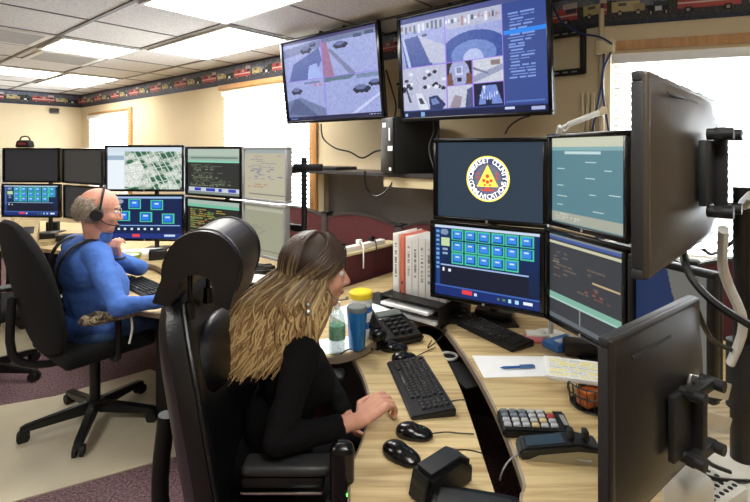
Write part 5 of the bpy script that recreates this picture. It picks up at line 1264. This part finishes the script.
# tape / roll pink-white
tp = thing('label_roll', 'pink and white plastic dispenser behind the rear keyboard', 'dispenser', P(535, 342, ZU), -.15)
MB().box((0, 0, .018), (.085, .05, .036), .014, seg=3).build('body', mat('pink_plastic', (226, 132, 138), .4), tp)
MB().box((.008, 0, .036), (.09, .05, .012), .005).cyl((.03, -.02, .03), (.03, .02, .03), .018).build('top', M_WHITE, tp)
bb = thing('blue_packet', 'blue and white packet beside the dark table monitor', 'packet', P(562, 347, ZU), .5)
MB().box((0, 0, .015), (.14, .08, .03), .006).build('wrapper', mat('blue_packet_film', (58, 112, 178), .35), bb); MB().box((.01, -.01, .032), (.1, .03, .004)).build('label', mat('pale_label', (200, 214, 228), .5), bb)
b3 = thing('black_box', 'black rounded box on the desk right of the blue packet', 'device', P(580, 354, ZU), -.25)
MB().box((0, 0, .025), (.12, .085, .05), .01).build('body', M_BLK, b3); MB().box((0, 0, .0515), (.1, .065, .003), .001).build('lid', M_DGREY, b3)
# paper + pen + notes on basket
pp = MB(); pts = [P(472, 356, ZU), P(560, 357, ZU), P(572, 376, ZU), P(484, 378, ZU)]; c = sum(pts, Vector())/4
pp.prism([(p.x-c.x, p.y-c.y) for p in pts], 0, .002); o = pp.build('paper_sheet', M_PAPER, smooth=False); o.location = (c.x, c.y, ZU); tag(o, 'white sheet of paper with a blue pen lying on it', 'paper')
pn = thing('pen', 'blue ballpoint pen lying on the white sheet', 'pen', P(517, 367, ZU+.008), .08)
MB().cyl((-.05, 0, 0), (.045, 0, 0), .0045, n=10).cyl((-.062, 0, 0), (-.05, 0, 0), .001, .0045, n=10).build('barrel', mat('blue_pen', (58, 104, 176), .3), pn)
MB().cyl((.01, 0, 0), (.065, 0, 0), .0055, n=10).box((.035, 0, .007), (.05, .004, .002)).build('cap', mat('light_blue_pen', (96, 140, 200), .3), pn)
bk = thing('wire_basket', 'small dark wire basket holding orange packets beside the lower near monitor', 'basket', P(592, 405, ZU))
m = MB()
for z, r_ in ((.004, .062), (.045, .07), (.075, .073)): m.tube([(r_*math.cos(a), r_*math.sin(a), z) for a in [2*PI*i/20 for i in range(21)]], .0025, 5)
for i in range(20): a = 2*PI*i/20; m.cyl((.062*math.cos(a), .062*math.sin(a), .004), (.073*math.cos(a), .073*math.sin(a), .075), .0015, n=5)
m.cyl((0, 0, .001), (0, 0, .003), .062, n=24); m.build('wire_frame', M_BLK, bk)
pk = thing('snack_packets', 'orange packets inside the wire basket', 'packet', P(592, 405, ZU+.004))
m = MB(); m.box((-.015, -.01, .03), (.06, .05, .05), .01, rot=.4); m.box((.02, .015, .032), (.05, .05, .05), .01, rot=1.1); m.build('wrappers', mat('orange_film', (178, 96, 46), .3, var=.5, scale=60), pk)
nb_ = thing('paper_pad', 'stack of yellow highlighted forms resting on the wire basket', 'papers', P(578, 369, .845)+Vector((.0, -.0, 0)), -.3)
im = Img(44, 34, (230, 230, 222))
for r_ in range(3, 31, 3):
    x = 2
    while x < 42:
        L_ = random.randint(3, 9); im.a[r_:r_+2, x:x+L_] = random.choice([(232, 220, 120), (232, 220, 120), (210, 212, 204), (190, 196, 190)]); x += L_+1
MB().box((0, 0, -.004), (.2, .15, .008)).box((.005, .004, -.011), (.2, .15, .006)).build('sheets', M_PAPER, nb_, smooth=False)
grid_obj('form_print', im, lambda U, V: ((U-.5)*.19, (.5-V)*.14, 0*U+.0006), M_PRINT, nb_)
MB().cyl((.03, 0, -.085), (.03, 0, -.014), .03).build('tube_holder', M_DGREY, nb_)
# keypad
kp = thing('keypad', 'black programmable keypad with coloured keys on the right desk', 'keypad', P(534, 430, ZU), -.06)
MB().prism_ax([(-.045, 0), (.045, 0), (.045, .034), (-.045, .022)], -.095, .095, Matrix.Rotation(PI/2, 4, 'Z'), .005).build('case', M_BLK, kp)
kc = [[(190, 194, 200)]*6]*3
kcm = {'w': mat('key_grey_white', (176, 178, 180), .4), 'y': mat('key_tan', (206, 186, 130), .4), 'r': mat('key_red', (176, 56, 52), .4), 'd': mat('key_slate', (110, 118, 126), .4)}
lay = ['dddwwy', 'dddwwr', 'wwwwyw', 'wwwyww']
for r_ in range(4):
    for c_ in range(6):
        x = -.078+c_*.0255; y = .031-r_*.0185; z = .034+(y-.045)*.133+.004
        o = MB().box((0, 0, 0), (.021, .0145, .008), .002, taper=(.85, .8), seg=1).build('key', kcm[lay[r_][c_]], kp); o.location = (x, y, z); o.rotation_euler.x = .13
# white-lettered plate on keypad
MB().box((.082, .0, .031), (.012, .05, .002)).build('name_strip', M_GREY, kp)
# badge reader
rd = thing('radio_console', 'low black angled console with two short switches in front of the keypad', 'console', P(556, 455, ZU), -.12); rd.scale = (.8, .8, .8)
MB().prism_ax([(-.12, 0), (.13, 0), (.13, .05), (.06, .062), (-.11, .034), (-.125, .015)], -.04, .04, Matrix.Identity(4), .006).build('case', M_BLK, rd)
MB().prism_ax([(-.10, -.0), (.12, .0), (.12, .038), (.06, .04), (-.06, .02)], -.043, -.04, Matrix.Identity(4)).build('side_plate', mat('tan_plate', (150, 138, 108), .5), rd)
MB().prism_ax([(-.095, .0385), (.02, .0575), (.02, .056), (-.095, .037)], -.026, .026, Matrix.Identity(4)).build('display', mat('dark_lcd', (46, 58, 68), .15), rd)
for x in (.045, .09): MB().box((x, 0, .074), (.018, .03, .03), .004).build('switch', M_BLKM, rd)
cable('grey cable curving from the console across the oak desk', [P(592, 462, ZU+.03), P(570, 458, ZU+.006), P(548, 447, ZU+.006), P(532, 448, ZU+.004), P(512, 458, ZU+.004), P(503, 470, ZU+.002), P(500, 480, ZU-.03)], .0022, M_GREY)

# ---- man's desk items
bw = thing('bowl', 'lime green bowl on the desk beside the man in blue', 'bowl', P(131, 262, ZU))
MB().lathe([(.03, 0), (.045, .004), (.068, .05), (.07, .055), (.066, .055), (.042, .008), (.001, .006)]).build('bowl_shell', mat('lime_plastic', (158, 186, 62), .4), bw)
MB().sph((0, 0, .042), (.058, .058, .02)).build('food', mat('white_food', (222, 222, 214), .7, var=.1), bw)
mg = thing('mug', 'pale cup standing near the left hand of the man in blue', 'cup', P(113, 270, ZU))
MB().lathe([(.035, 0), (.04, .004), (.042, .09), (.038, .09), (.036, .008), (.001, .008)]).build('cup_body', mat('tan_cup', (168, 160, 140), .4), mg); MB().tube([(.04, 0, .07), (.065, 0, .06), (.065, 0, .03), (.04, 0, .02)], .005, 8).build('handle', mat('tan_cup', (0, 0, 0)), mg)
def clutter(label, name, cat, c, ang, dims, m, z=ZU, bev=.008):
    o = MB().box((0, 0, dims[2]/2), dims, bev, seg=3).build(name, m); o.location = (c[0], c[1], z); o.rotation_euler.z = ang; tag(o, label, cat); return o
clutter('black camera shaped box right of the green bowl', 'black_case', 'case', xy(P(158, 259, ZU)), .4, (.12, .09, .07), M_BLK)
clutter('white paper stack on the desk behind the green bowl', 'paper_stack', 'papers', xy(P(140, 253, ZU)), .2, (.28, .2, .015), M_PAPER, bev=.002)
clutter('white carton lying right of the black case', 'white_carton', 'carton', xy(P(172, 264, ZU)), -.3, (.1, .07, .04), M_WHITE)
clutter('crumpled white papers seen under the curved headrest', 'paper_stack', 'papers', xy(P(200, 282, ZU)), -.5, (.16, .12, .03), M_PAPER, bev=.004)
clutter('white packet near the keyboard under the headrest', 'white_packet', 'packet', xy(P(213, 286, ZU)), .5, (.09, .05, .03), M_WHITE)
clutter('white envelope lying left of the woman\'s hair', 'envelope', 'paper', xy(P(254, 280, ZU)), -.5, (.26, .2, .006), M_PAPER, bev=.001)
clutter('flat black box below the olive monitor', 'black_box', 'box', xy(P(258, 270, ZU)), -.5, (.2, .12, .03), M_BLKM)
clutter('dark tray under the text monitors', 'dark_tray', 'tray', xy(P(228, 276, ZU)), -.5, (.3, .12, .035), M_BLKM)
for i, (l, y_) in enumerate((('upper coil of black cable below the olive monitor', 262), ('lower coil of black cable below the olive monitor', 268))):
    c = P(258, y_+4, ZU+.032+.012*(1-i)); cable(l, [c+Vector((.09*math.cos(a), .05*math.sin(a), .006*math.sin(3*a))) for a in [2*PI*j/12 for j in range(13)]], .005)
s2 = thing('desktop_speaker', 'small black desktop speaker left of the woman\'s hair', 'speaker', P(249, 299, ZU), .8)
MB().prism_ax([(-.07, 0), (.06, 0), (.065, .06), (.03, .085), (-.055, .085), (-.075, .04)], -.035, .035, Matrix.Identity(4), .012).build('housing', M_BLK, s2)
MB().prism_ax([(-.078, .012), (-.07, .008), (-.055, .075), (-.062, .078)], -.03, .03, Matrix.Identity(4), .002).build('grille', M_DGREY, s2)
cable('thin black cable beside the small black speaker', [P(258, 288, ZU+.004), P(264, 284, ZU+.004), P(262, 278, ZU+.004), P(256, 280, ZU+.004)], .0025)
# tan phone + items on far desk
tp2 = thing('desk_phone', 'tan desk phone on the far left desk', 'phone', P(24, 242, ZU), .5)
MB().prism_ax([(-.11, 0), (.11, 0), (.11, .16), (.07, .17), (-.1, .05)], -.1, .1, Matrix.Rotation(PI/2, 4, 'Z'), .01).build('base', mat('tan_plastic', (196, 176, 132), .45), tp2)
MB().box((-.06, 0, .14), (.05, .21, .045), .018, rot=Matrix.Rotation(.55, 4, 'X'), seg=3).build('handset', mat('tan_plastic', (0, 0, 0)), tp2)
MB().box((.035, .0, .118), (.08, .15, .006), .002, rot=Matrix.Rotation(.55, 4, 'X')).build('keypad', M_DGREY, tp2)
clutter('white box standing at the far left edge of the desk', 'white_carton', 'carton', xy(P(2, 240, ZU)), .2, (.14, .12, .11), M_WHITE)
clutter('black phone base beside the tan telephone', 'phone_base', 'phone base', xy(P(44, 238, ZU)), .4, (.2, .16, .05), M_BLK)
clutter('small dark figure shaped stand between the far monitors', 'stand', 'stand', xy(P(53, 232, ZU)), .2, (.1, .07, .1), M_BLKM)
clutter('dark desk box behind the man\'s head', 'dark_box', 'box', xy(P(72, 240, ZU)), .2, (.22, .12, .05), M_DGREY)
bg = thing('small_bag', 'small black bag with handle on top of the far left monitor', 'bag', Q(25, 4.43, 1.572))
MB().box((0, 0, .035), (.15, .08, .07), .02, seg=3, taper=(.8, .9)).build('pouch', M_BLKM, bg); MB().tube([(-.05, 0, .06), (-.035, 0, .095), (0, 0, .105), (.035, 0, .095), (.05, 0, .06)], .007, 8).build('handle', M_BLK, bg); MB().box((0, -.041, .035), (.07, .003, .02)).build('red_tag', mat('red_patch', (140, 50, 54), .5), bg)
# thermostat on left wall
k = (54-CX)/F; # ray hits u=8.5
Yt = U_L/(-CV*k+SV); pt = Vector((k*Yt, Yt, H+(HY-111)/F*Yt))
th_ = thing('wall_sensor', 'small dark sensor box on the far left wall below the border', 'sensor', (pt.x+.02*CV, pt.y-.02*SV, pt.z), ANG+PI/2)
MB().box((0, 0, 0), (.12, .035, .08), .006).build('case', M_DGREY, th_); MB().box((0, -.019, 0), (.08, .003, .02)).box((0, .019, 0), (.08, .003, .02)).build('slot', M_BLK, th_)
Yt2 = U_L/(-CV*((-8-CX)/F)+SV)
# curtain-like white cover seen at left edge
wb = thing('white_board', 'white board leaning at the far left edge behind the monitors', 'board', Q(-8, 5.0, .78), .3)
MB().box((0, 0, .39), (.32, .02, .78), .004).build('board', M_WHITE, wb)

# ---------------------------------------------------------------- light, world, camera
W = bpy.data.worlds.new('World'); S.world = W; W.use_nodes = True; bgn = W.node_tree.nodes['Background']
bgn.inputs[0].default_value = (.93, .97, 1, 1); bgn.inputs[1].default_value = 13.0
cam = bpy.data.cameras.new('Camera'); co = bpy.data.objects.new('Camera', cam); COL.objects.link(co); S.camera = co
co.location = (0, 0, H); co.rotation_euler = (PI/2, 0, 0); cam.sensor_width = 36; cam.lens = 36*F/750; cam.shift_y = -(251-HY)/750; cam.clip_start = .02
S.view_settings.view_transform = 'Standard'; S.view_settings.look = 'None'; S.view_settings.exposure = .2; S.view_settings.gamma = 1
try: S.cycles.max_bounces = 8
except Exception: pass
